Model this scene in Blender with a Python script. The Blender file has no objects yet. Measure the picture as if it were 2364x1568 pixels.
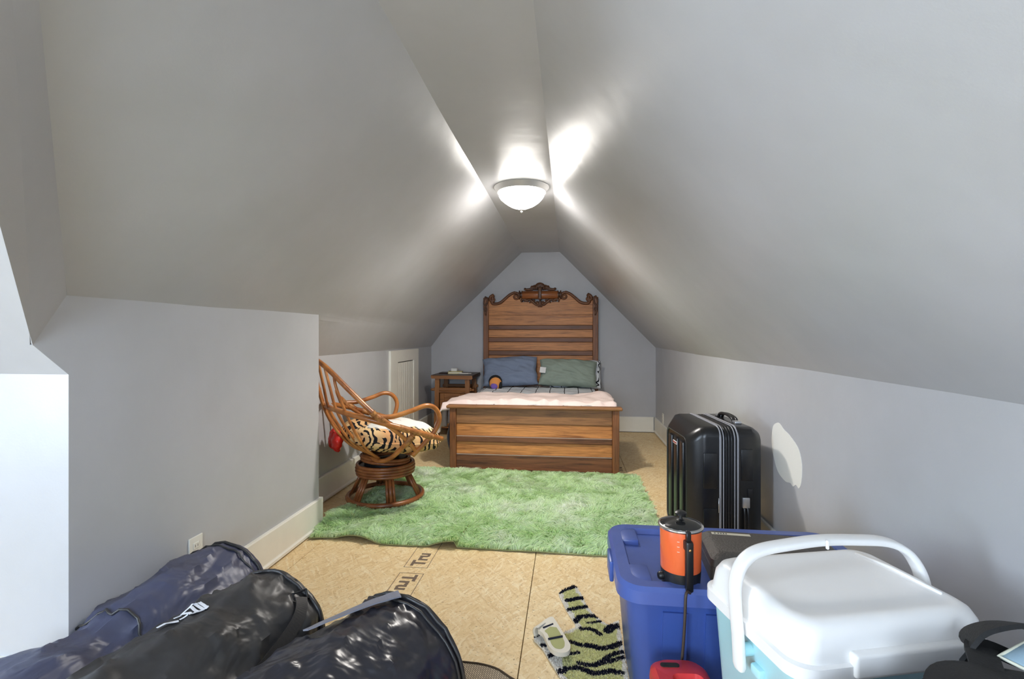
import bpy, bmesh, math, random
import numpy as np
from mathutils import Vector, Matrix, noise

scene = bpy.context.scene
col = scene.collection
random.seed(7)
rng = np.random.default_rng(11)
PI = math.pi

# ------------------------------------------------------------------ camera
cam_d = bpy.data.cameras.new('camera')
cam = bpy.data.objects.new('camera', cam_d)
col.objects.link(cam)
cam.location = (0, 0, 1.2)
cam.rotation_euler = (PI / 2, 0, math.atan(130 / 1136))
cam_d.sensor_width = 36
cam_d.lens = 36 * 1136 / 2364
cam_d.shift_y = -12 / 2364
cam_d.clip_start = 0.02
scene.camera = cam

# ------------------------------------------------------------------ daylight and exposure
world = bpy.data.worlds.new('sky')
scene.world = world
world.use_nodes = True
wbg = world.node_tree.nodes['Background']
wbg.inputs[0].default_value = (0.69, 0.83, 1.0, 1)
wbg.inputs[1].default_value = 30.0
LAMP = 30.0
scene.view_settings.view_transform = 'Standard'
scene.view_settings.look = 'None'
scene.view_settings.gamma = 1
scene.view_settings.use_curve_mapping = False
scene.view_settings.exposure = 0.34


def portal(loc, rot, sx, sy):
    l = bpy.data.lights.new('window_portal', 'AREA')
    l.shape = 'RECTANGLE'; l.size = sx; l.size_y = sy
    l.cycles.is_portal = True
    o = bpy.data.objects.new('window_portal', l)
    o.location = loc; o.rotation_euler = rot
    col.objects.link(o)


portal((-3.56, -0.75, 1.25), (0, -PI / 2, 0), 1.3, 1.1)
portal((-0.425, -1.76, 1.325), (PI / 2, 0, 0), 0.85, 1.05)

# ------------------------------------------------------------------ mesh helpers  (a shape is a pair: verts, faces)
def join(*gs):
    V, F = [], []
    for v, f in gs:
        n = len(V)
        V += [tuple(p) for p in v]
        F += [tuple(i + n for i in q) for q in f]
    return V, F


def xf(g, M):
    return [tuple(M @ Vector(p)) for p in g[0]], g[1]


def mv(g, x, y, z):
    return [(p[0] + x, p[1] + y, p[2] + z) for p in g[0]], g[1]


def box(x0, x1, y0, y1, z0, z1):
    v = [(x0, y0, z0), (x1, y0, z0), (x1, y1, z0), (x0, y1, z0), (x0, y0, z1), (x1, y0, z1), (x1, y1, z1), (x0, y1, z1)]
    return v, [(3, 2, 1, 0), (4, 5, 6, 7), (0, 1, 5, 4), (1, 2, 6, 5), (2, 3, 7, 6), (3, 0, 4, 7)]


def rbox(x0, x1, y0, y1, z0, z1, r=0.005, seg=2):
    bm = bmesh.new()
    g = box(x0, x1, y0, y1, z0, z1)
    vs = [bm.verts.new(p) for p in g[0]]
    for f in g[1]:
        bm.faces.new([vs[i] for i in f])
    bmesh.ops.bevel(bm, geom=bm.edges[:], offset=r, segments=seg, profile=0.5, affect='EDGES')
    bm.verts.index_update()
    out = [tuple(v.co) for v in bm.verts], [tuple(v.index for v in f.verts) for f in bm.faces]
    bm.free()
    return out


def catmull(pts, n=6, closed=False):
    P = [Vector(p) for p in pts]
    m = len(P)
    out = []
    for i in range(m if closed else m - 1):
        if closed:
            a, b, c, d = P[i - 1], P[i], P[(i + 1) % m], P[(i + 2) % m]
        else:
            a = P[i - 1] if i else P[0] * 2 - P[1]
            b, c = P[i], P[i + 1]
            d = P[i + 2] if i + 2 < m else P[-1] * 2 - P[-2]
        for k in range(n):
            t = k / n
            out.append(0.5 * ((2 * b) + (c - a) * t + (2 * a - 5 * b + 4 * c - d) * t * t + (3 * b - a - 3 * c + d) * t ** 3))
    if not closed:
        out.append(P[-1])
    return out


def sweep(path, section, closed=False, cap=True, scale=None, up=None):
    """section: list of 2D points (a along the normal, b along the binormal)"""
    P = [Vector(p) for p in path]
    m, k = len(P), len(section)
    T = []
    for i in range(m):
        if closed:
            t = P[(i + 1) % m] - P[i - 1]
        else:
            t = P[min(i + 1, m - 1)] - P[max(i - 1, 0)]
        T.append(t.normalized())
    if up is None:
        up = Vector((0, 0, 1)) if abs(T[0].z) < 0.9 else Vector((1, 0, 0))
        fixed = False
    else:
        up = Vector(up); fixed = True
    N = (up - T[0] * up.dot(T[0])).normalized()
    V, F = [], []
    for i in range(m):
        if fixed:
            N = up
        N = (N - T[i] * N.dot(T[i]))
        N = N.normalized() if N.length > 1e-6 else Vector((1, 0, 0))
        B = T[i].cross(N)
        s = 1.0 if scale is None else (scale[i] if hasattr(scale, '__len__') else scale)
        for a, b in section:
            V.append(tuple(P[i] + N * a * s + B * b * s))
    for i in range(m if closed else m - 1):
        j = (i + 1) % m
        for q in range(k):
            r = (q + 1) % k
            F.append((i * k + q, i * k + r, j * k + r, j * k + q))
    if cap and not closed:
        F.append(tuple(range(k))[::-1])
        F.append(tuple(range((m - 1) * k, m * k)))
    return V, F


def circ(r, n=8):
    return [(r * math.cos(2 * PI * i / n), r * math.sin(2 * PI * i / n)) for i in range(n)]


def tube(path, r, n=8, closed=False, scale=None):
    return sweep(path, circ(r, n), closed, True, scale)


def ring(cx, cy, cz, R, r, n=40, k=8, M=None):
    g = tube([(R * math.cos(2 * PI * i / n), R * math.sin(2 * PI * i / n), 0) for i in range(n)], r, k, True)
    if M is not None:
        g = xf(g, M)
    return mv(g, cx, cy, cz)


def lathe(prof, n=32, cap0=True, cap1=True):
    V, F = [], []
    for r, z in prof:
        for i in range(n):
            a = 2 * PI * i / n
            V.append((r * math.cos(a), r * math.sin(a), z))
    for j in range(len(prof) - 1):
        for i in range(n):
            k = (i + 1) % n
            F.append((j * n + i, j * n + k, (j + 1) * n + k, (j + 1) * n + i))
    if cap0:
        F.append(tuple(range(n))[::-1])
    if cap1:
        F.append(tuple(range((len(prof) - 1) * n, len(prof) * n)))
    return V, F


def prism(outline, d0, d1, axis='y'):
    """outline in the plane across the axis, extruded from d0 to d1"""
    mp = {'y': lambda a, b, d: (a, d, b), 'x': lambda a, b, d: (d, a, b), 'z': lambda a, b, d: (a, b, d)}[axis]
    n = len(outline)
    V = [mp(a, b, d0) for a, b in outline] + [mp(a, b, d1) for a, b in outline]
    F = [tuple(range(n)), tuple(range(n, 2 * n))[::-1]]
    for i in range(n):
        j = (i + 1) % n
        F.append((i, i + n, j + n, j))
    return V, F


def rrect(hx, hy, r, k=5):
    r = min(r, hx * 0.999, hy * 0.999)
    out = []
    for cx, cy, a0 in ((hx - r, hy - r, 0), (-hx + r, hy - r, 90), (-hx + r, -hy + r, 180), (hx - r, -hy + r, 270)):
        for i in range(k + 1):
            a = math.radians(a0 + 90 * i / k)
            out.append((cx + r * math.cos(a), cy + r * math.sin(a)))
    return out


def loft(sections, axis='z', k=5, cap0=True, cap1=True):
    """sections: (d, half a, half b, corner r[, offset a, offset b])"""
    V, F = [], []
    for s in sections:
        d, hx, hy, r = s[:4]
        ox, oy = (s[4], s[5]) if len(s) > 5 else (0, 0)
        for a, b in rrect(hx, hy, r, k):
            a += ox; b += oy
            V.append({'z': (a, b, d), 'x': (d, a, b), 'y': (a, d, b)}[axis])
    n = 4 * (k + 1)
    for j in range(len(sections) - 1):
        for i in range(n):
            q = (i + 1) % n
            F.append((j * n + i, j * n + q, (j + 1) * n + q, (j + 1) * n + i))
    if cap0:
        F.append(tuple(range(n))[::-1])
    if cap1:
        F.append(tuple(range((len(sections) - 1) * n, len(sections) * n)))
    return V, F


def gridf(fn, nu, nv, wrap=False):
    V = [tuple(fn(i / nu, j / nv)) for j in range(nv + 1) for i in range(nu + (0 if wrap else 1))]
    w = nu if wrap else nu + 1
    F = []
    for j in range(nv):
        for i in range(nu):
            q = (i + 1) % w
            F.append((j * w + i, j * w + q, (j + 1) * w + q, (j + 1) * w + i))
    return V, F


def thicken(g, nu, nv, off):
    """closes a gridf surface into a sheet by an offset copy"""
    V, F = g
    n = len(V); w = nu + 1
    V2 = [(p[0] + off[0], p[1] + off[1], p[2] + off[2]) for p in V]
    F2 = [tuple(i + n for i in q[::-1]) for q in F]
    rim = [i for i in range(w)] + [j * w + nu for j in range(1, nv + 1)] + [nv * w + i for i in range(nu - 1, -1, -1)] + [j * w for j in range(nv - 1, 0, -1)]
    E = []
    for a, b in zip(rim, rim[1:] + rim[:1]):
        E.append((b, a, a + n, b + n))
    return V + V2, F + F2 + E


def nz(x, y=0.0, z=0.0):
    return noise.noise(Vector((x, y, z)))


# ------------------------------------------------------------------ object helpers
def mesh(name, g, mat, smooth=0):
    me = bpy.data.meshes.new(name)
    me.from_pydata([tuple(p) for p in g[0]], [], [list(f) for f in g[1]])
    bm = bmesh.new(); bm.from_mesh(me)
    bmesh.ops.recalc_face_normals(bm, faces=bm.faces[:])
    bm.to_mesh(me); bm.free()
    if mat is not None:
        me.materials.append(mat)
    if smooth:
        me.polygons.foreach_set('use_smooth', [True] * len(me.polygons))
        if smooth != 1:
            me.set_sharp_from_angle(angle=math.radians(smooth))
    me.update()
    return me


def obj(name, g, mat, parent=None, smooth=0):
    me = g if isinstance(g, bpy.types.Mesh) else mesh(name, g, mat, smooth)
    o = bpy.data.objects.new(name, me)
    col.objects.link(o)
    if parent is not None:
        o.parent = parent
    return o


def tag(o, label, cat=None, group=None, kind=None):
    o['label'] = label
    if cat: o['category'] = cat
    if group: o['group'] = group
    if kind: o['kind'] = kind
    return o


def thing(name, label, cat, loc=(0, 0, 0), rz=0.0, group=None):
    o = bpy.data.objects.new(name, None)
    o.empty_display_size = 0.05
    col.objects.link(o)
    o.location = loc
    o.rotation_euler = (0, 0, rz)
    return tag(o, label, cat, group)


def struct(name, g, mat, label, smooth=0):
    o = obj(name, g, mat, None, smooth)
    o['kind'] = 'structure'
    o['label'] = label
    return o


def text_mesh(txt, size, mat, name):
    cu = bpy.data.curves.new(name, 'FONT')
    cu.body = txt; cu.size = size; cu.align_x = 'LEFT'; cu.extrude = 0.0004; cu.offset = 0.0035; cu.resolution_u = 3
    o = bpy.data.objects.new(name, cu)
    col.objects.link(o)
    dg = bpy.context.evaluated_depsgraph_get()
    me = bpy.data.meshes.new_from_object(o.evaluated_get(dg))
    bpy.data.objects.remove(o)
    me.name = name
    me.materials.clear(); me.materials.append(mat)
    return me


# ------------------------------------------------------------------ materials
def hexc(r, g, b):
    def f(c):
        c /= 255
        return c / 12.92 if c <= 0.04045 else ((c + 0.055) / 1.055) ** 2.4
    return (f(r), f(g), f(b), 1)


class Mat:
    def __init__(s, name, color=(0.5, 0.5, 0.5, 1), rough=0.5, metal=0.0, spec=0.5, **kw):
        s.m = bpy.data.materials.new(name); s.m.use_nodes = True
        s.t = s.m.node_tree; s.n = s.t.nodes; s.l = s.t.links
        s.b = s.n['Principled BSDF']
        s.b.inputs['Base Color'].default_value = color
        s.b.inputs['Roughness'].default_value = rough
        s.b.inputs['Metallic'].default_value = metal
        s.b.inputs['Specular IOR Level'].default_value = spec
        for k, v in kw.items():
            s.b.inputs[k.replace('_', ' ')].default_value = v
        s.co = None

    def coord(s, scale=(1, 1, 1), rot=(0, 0, 0), geo=False):
        if geo:
            src = s.n.new('ShaderNodeNewGeometry').outputs['Position']
        else:
            src = s.n.new('ShaderNodeTexCoord').outputs['Object']
        mp = s.n.new('ShaderNodeMapping')
        mp.inputs['Scale'].default_value = scale
        mp.inputs['Rotation'].default_value = rot
        s.l.new(src, mp.inputs[0])
        return mp.outputs[0]

    def noise(s, vec, scale, detail=4, rough=0.55, dist=0.0):
        n = s.n.new('ShaderNodeTexNoise')
        n.inputs['Scale'].default_value = scale; n.inputs['Detail'].default_value = detail
        n.inputs['Roughness'].default_value = rough; n.inputs['Distortion'].default_value = dist
        s.l.new(vec, n.inputs['Vector'])
        return n.outputs['Fac']

    def ramp(s, fac, stops, interp='LINEAR'):
        r = s.n.new('ShaderNodeValToRGB')
        r.color_ramp.interpolation = interp
        e = r.color_ramp.elements
        while len(e) < len(stops):
            e.new(0.5)
        for q, (p, c) in zip(e, stops):
            q.position = p; q.color = c if len(c) == 4 else (*c, 1)
        s.l.new(fac, r.inputs[0])
        return r.outputs[0]

    def mix(s, fac, a, b, mode='MIX'):
        m = s.n.new('ShaderNodeMix'); m.data_type = 'RGBA'; m.blend_type = mode
        for sock, v in ((m.inputs[0], fac), (m.inputs[6], a), (m.inputs[7], b)):
            if hasattr(v, 'links'):
                s.l.new(v, sock)
            else:
                sock.default_value = v
        return m.outputs[2]

    def math(s, op, a, b=0.0):
        m = s.n.new('ShaderNodeMath'); m.operation = op
        for sock, v in ((m.inputs[0], a), (m.inputs[1], b)):
            if hasattr(v, 'links'):
                s.l.new(v, sock)
            else:
                sock.default_value = v
        return m.outputs[0]

    def color(s, c):
        s.l.new(c, s.b.inputs['Base Color']); return s

    def rough(s, c):
        s.l.new(c, s.b.inputs['Roughness']); return s

    def bump(s, h, strength=0.3, dist=0.01):
        b = s.n.new('ShaderNodeBump')
        b.inputs['Strength'].default_value = strength; b.inputs['Distance'].default_value = dist
        s.l.new(h, b.inputs['Height'])
        prev = s.b.inputs['Normal'].links
        if prev:
            s.l.new(prev[0].from_socket, b.inputs['Normal'])
        s.l.new(b.outputs[0], s.b.inputs['Normal'])
        return s


def paint_mat(name, c, rough):
    m = Mat(name, c, rough, spec=0.5)
    v = m.coord(geo=True)
    a = m.noise(v, 1.3, 5, 0.6)
    lo = (c[0] * 0.93, c[1] * 0.93, c[2] * 0.92, 1); hi = (min(1, c[0] * 1.06), min(1, c[1] * 1.06), min(1, c[2] * 1.07), 1)
    m.color(m.ramp(a, [(0.3, lo), (0.7, hi)]))
    m.rough(m.math('ADD', m.math('MULTIPLY', m.noise(v, 4.0, 4), 0.16), rough - 0.08))
    m.bump(m.noise(v, 2.2, 3), 0.25, 0.03)
    m.bump(m.noise(v, 140, 3), 0.06, 0.004)
    return m.m


def simple(name, c, rough=0.5, metal=0.0, bscale=0, bstr=0.1, bdist=0.003, var=0.0, vscale=8, **kw):
    m = Mat(name, c, rough, metal, **kw)
    v = m.coord()
    if var:
        a = m.noise(v, vscale, 4)
        m.color(m.ramp(a, [(0.3, tuple(x * (1 - var) for x in c[:3])), (0.7, tuple(min(1, x * (1 + var)) for x in c[:3]))]))
    if bscale:
        m.bump(m.noise(v, bscale, 3), bstr, bdist)
    return m.m


def wood_mat(name, light, dark, axis='x', rough=0.36, grain=1.0):
    m = Mat(name, light, rough, spec=0.5)
    k = {'x': (1.3, 16, 16), 'y': (16, 1.3, 16), 'z': (16, 16, 1.3)}[axis]
    v = m.coord(k)
    a = m.noise(v, 1.6 * grain, 6, 0.6, 1.2)
    k2 = {'x': (3, 110, 110), 'y': (110, 3, 110), 'z': (110, 110, 3)}[axis]
    b = m.noise(m.coord(k2), 1.5, 3, 0.6)
    mid = tuple((light[i] * 0.6 + dark[i] * 0.4) for i in range(3))
    base = m.ramp(a, [(0.30, dark), (0.44, mid), (0.60, light), (0.78, mid)])
    fine = m.ramp(b, [(0.34, (0.45, 0.40, 0.36)), (0.52, (1, 1, 1))])
    m.color(m.mix(0.65, base, fine, 'MULTIPLY'))
    m.bump(b, 0.12, 0.002)
    return m.m


def translucent(m, f):
    t = m.n.new('ShaderNodeBsdfTranslucent'); x = m.n.new('ShaderNodeMixShader'); x.inputs[0].default_value = f
    for l in m.b.inputs['Base Color'].links:
        m.l.new(l.from_socket, t.inputs[0])
    m.l.new(m.b.outputs[0], x.inputs[1]); m.l.new(t.outputs[0], x.inputs[2])
    m.l.new(x.outputs[0], m.n['Material Output'].inputs[0])


PAINT = paint_mat('grey_wall_paint', (0.50, 0.50, 0.515, 1), 0.365)
TRIMW = simple('cream_trim_paint', hexc(236, 233, 222), 0.4, bscale=30, bstr=0.12, var=0.04, vscale=5)
DARKGAP = simple('dark_gap', (0.02, 0.017, 0.014, 1), 0.9)


def osb():
    m = Mat('oriented_strand_board', (0.6, 0.45, 0.25, 1), 0.55, spec=0.35)
    v = m.coord(geo=True)
    nv = m.n.new('ShaderNodeTexNoise'); nv.inputs['Scale'].default_value = 40; nv.inputs['Detail'].default_value = 3
    m.l.new(v, nv.inputs['Vector'])
    ad = m.n.new('ShaderNodeVectorMath'); ad.operation = 'MULTIPLY_ADD'
    m.l.new(nv.outputs['Color'], ad.inputs[0]); ad.inputs[1].default_value = (0.016, 0.016, 0)
    nl_ = m.n.new('ShaderNodeTexNoise'); nl_.inputs['Scale'].default_value = 3; nl_.inputs['Detail'].default_value = 2; m.l.new(v, nl_.inputs['Vector'])
    ad0 = m.n.new('ShaderNodeVectorMath'); ad0.operation = 'MULTIPLY_ADD'; m.l.new(nl_.outputs['Color'], ad0.inputs[0]); ad0.inputs[1].default_value = (0.10, 0.10, 0); m.l.new(v, ad0.inputs[2])
    m.l.new(ad0.outputs[0], ad.inputs[2])
    cols = None
    for k, (ang, sx, sy, cut) in enumerate(((0.35, 13, 70, 0), (1.25, 15, 85, 0.45), (-0.65, 16, 95, 0.5), (2.15, 20, 110, 0.5), (0.9, 12, 120, 0.62), (-1.2, 22, 140, 0.7))):
        ro = m.n.new('ShaderNodeVectorRotate'); ro.rotation_type = 'Z_AXIS'; ro.inputs['Angle'].default_value = ang
        m.l.new(ad.outputs[0], ro.inputs['Vector'])
        mp = m.n.new('ShaderNodeMapping'); mp.inputs['Scale'].default_value = (sx, sy, 1); mp.inputs['Location'].default_value = (3.7 * k, 1.9 * k, 0)
        m.l.new(ro.outputs[0], mp.inputs[0])
        vo = m.n.new('ShaderNodeTexVoronoi'); vo.inputs['Scale'].default_value = 1.0; vo.voronoi_dimensions = '2D'
        m.l.new(mp.outputs[0], vo.inputs['Vector'])
        sep = m.n.new('ShaderNodeSeparateColor'); m.l.new(vo.outputs['Color'], sep.inputs[0])
        mg = m.n.new('ShaderNodeMapping'); mg.inputs['Scale'].default_value = (1.2, 6, 1)
        m.l.new(mp.outputs[0], mg.inputs[0])
        st = m.noise(mg.outputs[0], 1.6, 4, 0.6)
        tint = m.ramp(sep.outputs[1], [(0.0, hexc(216, 186, 138)), (0.3, hexc(232, 206, 158)), (0.75, hexc(238, 216, 172)), (1.0, hexc(246, 232, 198))])
        lay = m.mix(0.8, tint, m.ramp(st, [(0.25, (0.74, 0.66, 0.56)), (0.45, (0.96, 0.94, 0.92)), (0.7, (1.05, 1.05, 1.04))]), 'MULTIPLY')
        if cols is None:
            cols = lay; hs = st
        else:
            msk = m.ramp(sep.outputs[2], [(cut, (0, 0, 0)), (cut + 0.04, (0.7, 0.7, 0.7))])
            cols = m.mix(msk, cols, lay)
    patch = m.noise(v, 1.7, 4)
    cols = m.mix(m.ramp(patch, [(0.35, (0.5, 0.5, 0.5)), (0.65, (0, 0, 0))]), cols, m.mix(0.7, cols, (0.88, 0.78, 0.60, 1), 'MULTIPLY'))
    fleck = m.noise(m.coord((1, 1.8, 1), (0, 0, 0.7), geo=True), 75, 2, 0.5)
    cols = m.mix(m.ramp(fleck, [(0.64, (0, 0, 0)), (0.71, (0.75, 0.75, 0.75))]), cols, (0.20, 0.11, 0.05, 1))
    m.color(cols)
    m.bump(hs, 0.12, 0.003)
    return m.m


OSB = osb()
INK = simple('board_ink', (0.16, 0.11, 0.075, 1), 0.7)

OAK = wood_mat('honey_oak', hexc(216, 146, 82), hexc(146, 88, 42), 'x', 0.46)
OAKD = wood_mat('dark_stained_oak', hexc(130, 82, 50), hexc(72, 42, 25), 'x', 0.45)
OAKDZ = wood_mat('dark_stained_oak_upright', hexc(142, 90, 52), hexc(82, 48, 28), 'z', 0.45)
OAKF = wood_mat('weathered_oak', hexc(160, 112, 70), hexc(100, 66, 40), 'x', 0.5)
CARVE = wood_mat('carved_dark_oak', hexc(110, 68, 38), hexc(58, 32, 18), 'x', 0.4)
ROLL = wood_mat('polished_oak_roll', hexc(172, 104, 56), hexc(122, 68, 34), 'x', 0.3)
NSTAND = wood_mat('aged_pine', hexc(156, 104, 58), hexc(92, 54, 26), 'x', 0.4)
NSTANDZ = wood_mat('aged_pine_upright', hexc(156, 104, 58), hexc(92, 54, 26), 'z', 0.4)
NTOP = wood_mat('worn_dark_top', hexc(84, 66, 54), hexc(54, 40, 32), 'x', 0.45)
BLACKPL = simple('black_plastic', (0.012, 0.012, 0.013, 1), 0.35)

# ================================================================== THE ROOM
XR, XL, XB, YF = 1.06, -1.75, -1.54, 6.17      # right wall, left wall, near left wall, far wall
YB, XG, ZC = -1.70, -3.50, 2.23                 # wall behind, gable end, flat ceiling
YN, YD = 2.90, 1.36                             # ends of the near left wall
RL, RR = -0.585, -0.107                         # creases of the flat ceiling strip


def wob(x, y):
    return 0.010 * nz(x * 0.9 + 3.1, y * 0.8, 0.3) + 0.004 * nz(x * 2.7, y * 2.3 + 7, 1.2)


def zl(x):                                      # left slope
    if x >= XB:
        return ZC + (x - RL) * (ZC - 1.318) / (RL - XB)
    return 1.318 + (x - XB) * (1.318 - 1.045) / (XB - XL)


def zr(x):                                      # right slope
    return ZC + (x - RR) * (1.036 - ZC) / (XR - RR)


# floor and its boards
fl = struct('floor', box(XG - 0.1, 1.2, YB - 0.1, YF + 0.1, -0.08, -0.02), DARKGAP, 'bare strand board subfloor of the attic room')
gap = 0.0016
rows = [(YB, 1.15, [XG, -2.6, -1.42, -0.176, 1.055]), (1.15, 3.62, [-2.6, -1.42, -0.176, 1.055]), (3.62, YF - 0.002, [-1.755, -0.72, 0.505, 1.055])]
for y0, y1, xs in rows:
    for x0, x1 in zip(xs, xs[1:]):
        obj('floor_board', rbox(x0 + gap, x1 - gap, y0 + gap, y1 - gap, -0.02, 0.0, 0.0012, 1), OSB, fl)


def frame_print(x0, x1, y0, y1, w=0.003):
    return join(box(x0, x1, y0, y0 + w, 0, 0.0005), box(x0, x1, y1 - w, y1, 0, 0.0005), box(x0, x0 + w, y0, y1, 0, 0.0005), box(x1 - w, x1, y0, y1, 0, 0.0005))


bars = lambda *bs: join(*[box(a, b, c, d, 0, 0.0005) for a, b, c, d in bs])
# stamped words: "Tru" read towards the camera, and away from it
tru = text_mesh('Tru', 0.098, INK, 'stamped_word')
fp = obj('stamped_frame', frame_print(-0.843, -0.718, 1.95, 2.398), INK, fl)
w1 = obj('stamped_word', tru, INK, fl); w1.location = (-0.812, 2.38, 0.0005); w1.rotation_euler = (0, 0, -PI / 2)
fp2 = obj('stamped_frame', frame_print(-0.844, -0.719, 2.457, 2.90), INK, fl)
w2 = obj('stamped_word', tru, INK, fl); w2.location = (-0.747, 2.478, 0.0005); w2.rotation_euler = (0, 0, PI / 2)
w3 = obj('stamped_word', tru, INK, fl); w3.location = (0.475, 4.38, 0.0005); w3.rotation_euler = (0, 0, PI / 2)

# walls
struct('wall_right', box(XR, XR + 0.12, YB - 0.1, YF + 0.1, -0.08, 1.14), PAINT, 'low grey knee wall behind the black suitcase')
struct('wall_far', box(XL - 0.15, XR + 0.15, YF, YF + 0.12, -0.08, 2.4), PAINT, 'grey gable end wall behind the oak headboard')
struct('wall_left', box(XL - 0.12, XL, YN - 0.2, YF + 0.1, -0.08, 1.16), PAINT, 'low grey knee wall behind the rattan chair')
near = [(YN, -0.08), (YN, 1.44), (1.43, 1.44), (1.358, 1.326), (1.257, 1.169), (YD, 1.075), (YD, -0.08)]
struct('wall_left_near', prism(near, XB, XB - 0.10, 'x'), PAINT, 'grey side wall standing forward beside the dark bags')
struct('wall_left_return', box(XL - 0.05, XB - 0.05, YN - 0.12, YN - 0.004, -0.08, 1.5), PAINT, 'short return of the near side wall')
struct('wall_dormer', box(XG - 0.1, XB - 0.1, YD, YD + 0.1, -0.08, 1.16), PAINT, 'bright wall of the side dormer at the left edge')
bx0, bx1, bz0, bz1 = -0.85, 0.00, 0.80, 1.85
struct('wall_back', join(box(XG - 0.1, bx0, YB - 0.1, YB, -0.08, 2.4), box(bx1, XR + 0.1, YB - 0.1, YB, -0.08, 2.4),
       box(bx0, bx1, YB - 0.1, YB, -0.08, bz0), box(bx0, bx1, YB - 0.1, YB, bz1, 2.4)), PAINT, 'grey wall behind the camera with an added fill window')
# gable end with the window that lights the room
wy0, wy1, wz0, wz1 = -1.30, -0.20, 0.60, 1.90
gw = join(box(XG - 0.1, XG, YB - 0.1, wy0, -0.08, 2.4), box(XG - 0.1, XG, wy1, YD + 0.1, -0.08, 2.4),
          box(XG - 0.1, XG, wy0, wy1, -0.08, wz0), box(XG - 0.1, XG, wy0, wy1, wz1, 2.4))
struct('wall_gable', gw, PAINT, 'grey dormer end wall with a window')
wn = struct('window_1', join(box(XG - 0.08, XG + 0.02, wy0, wy0 + 0.05, wz0, wz1), box(XG - 0.08, XG + 0.02, wy1 - 0.05, wy1, wz0, wz1),
            box(XG - 0.08, XG + 0.02, wy0 + 0.05, wy1 - 0.05, wz0, wz0 + 0.05), box(XG - 0.08, XG + 0.02, wy0 + 0.05, wy1 - 0.05, wz1 - 0.05, wz1),
            box(XG - 0.06, XG - 0.01, wy0 + 0.05, wy1 - 0.05, 1.23, 1.27)), TRIMW, 'white sash window in the dormer')
gm = Mat('window_glass'); gm.n.remove(gm.b)
tr = gm.n.new('ShaderNodeBsdfTransparent'); gl = gm.n.new('ShaderNodeBsdfGlossy'); gl.inputs['Roughness'].default_value = 0.02
mx = gm.n.new('ShaderNodeMixShader'); mx.inputs[0].default_value = 0.06
gm.l.new(tr.outputs[0], mx.inputs[1]); gm.l.new(gl.outputs[0], mx.inputs[2]); gm.l.new(mx.outputs[0], gm.n['Material Output'].inputs[0])
for a, b in ((wz0 + 0.05, 1.23), (1.27, wz1 - 0.05)):
    obj('pane', box(XG - 0.038, XG - 0.034, wy0 + 0.05, wy1 - 0.05, a, b), gm.m, wn)


wn2 = struct('window_fill', join(box(bx0, bx0 + 0.05, YB - 0.08, YB + 0.02, bz0, bz1), box(bx1 - 0.05, bx1, YB - 0.08, YB + 0.02, bz0, bz1),  # unseen window, added to fill the depth of the room with daylight
             box(bx0 + 0.05, bx1 - 0.05, YB - 0.08, YB + 0.02, bz0, bz0 + 0.05), box(bx0 + 0.05, bx1 - 0.05, YB - 0.08, YB + 0.02, bz1 - 0.05, bz1),
             box(bx0 + 0.05, bx1 - 0.05, YB - 0.06, YB - 0.01, 1.305, 1.345)), TRIMW, 'white sash window added behind the camera for fill daylight')
for a, b in ((bz0 + 0.05, 1.305), (1.345, bz1 - 0.05)):
    obj('pane', box(bx0 + 0.05, bx1 - 0.05, YB - 0.038, YB - 0.034, a, b), gm.m, wn2)

# sloped ceilings, slightly uneven plaster
def left_slope(u, v):
    if u < 0.82:
        x = RL + (XB - RL) * u / 0.82
        y0 = 1.356 - (x - XB) / 0.545 * 0.544
    else:
        x = XB + (XL - 0.06 - XB) * (u - 0.82) / 0.18
        y0 = 1.356 if u < 0.83 else YN - 0.1
    y = y0 + (YF + 0.06 - y0) * v
    return (x, y, zl(x) + wob(x, y))


def ysh(g, nu, nv, off):
    return thicken(g, nu, nv, off)


struct('ceiling_left', ysh(gridf(left_slope, 50, 90), 50, 90, (-0.06, 0, 0.10)), PAINT, 'shaded sloping ceiling on the left', 40)
struct('ceiling_right', ysh(gridf(lambda u, v: (RR + (XR + 0.05 - RR) * u, YB - 0.05 + (YF + 0.11 - YB) * v, zr(RR + (XR + 0.05 - RR) * u) + wob(RR + (XR + 0.05 - RR) * u, YB - 0.05 + (YF + 0.11 - YB) * v)), 40, 120), 40, 120, (0.06, 0, 0.10)),
       PAINT, 'bright sloping ceiling on the right', 40)
struct('ceiling', ysh(gridf(lambda u, v: (RL + (RR - RL) * u, 0.40 + (YF - 0.34) * v, ZC + wob(RL + (RR - RL) * u, 0.40 + (YF - 0.34) * v)), 12, 90), 12, 90, (0, 0, 0.1)),
       PAINT, 'narrow flat ceiling strip along the ridge', 40)
struct('ceiling_dormer', box(XG - 0.1, RR + 0.02, YB - 0.1, 0.46, ZC + 0.012, ZC + 0.1), PAINT, 'flat dormer ceiling above the camera')


def cross(u, v):
    y = 1.40 + (0.06 - 1.40) * v
    xm = XB - 0.02 if y > 1.257 else XB + (1.257 - y) / 0.318 * 0.302
    x = XG - 0.05 + (xm - XG + 0.05) * u
    return (x, y, 1.075 + 0.912 * (YD - y))


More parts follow.
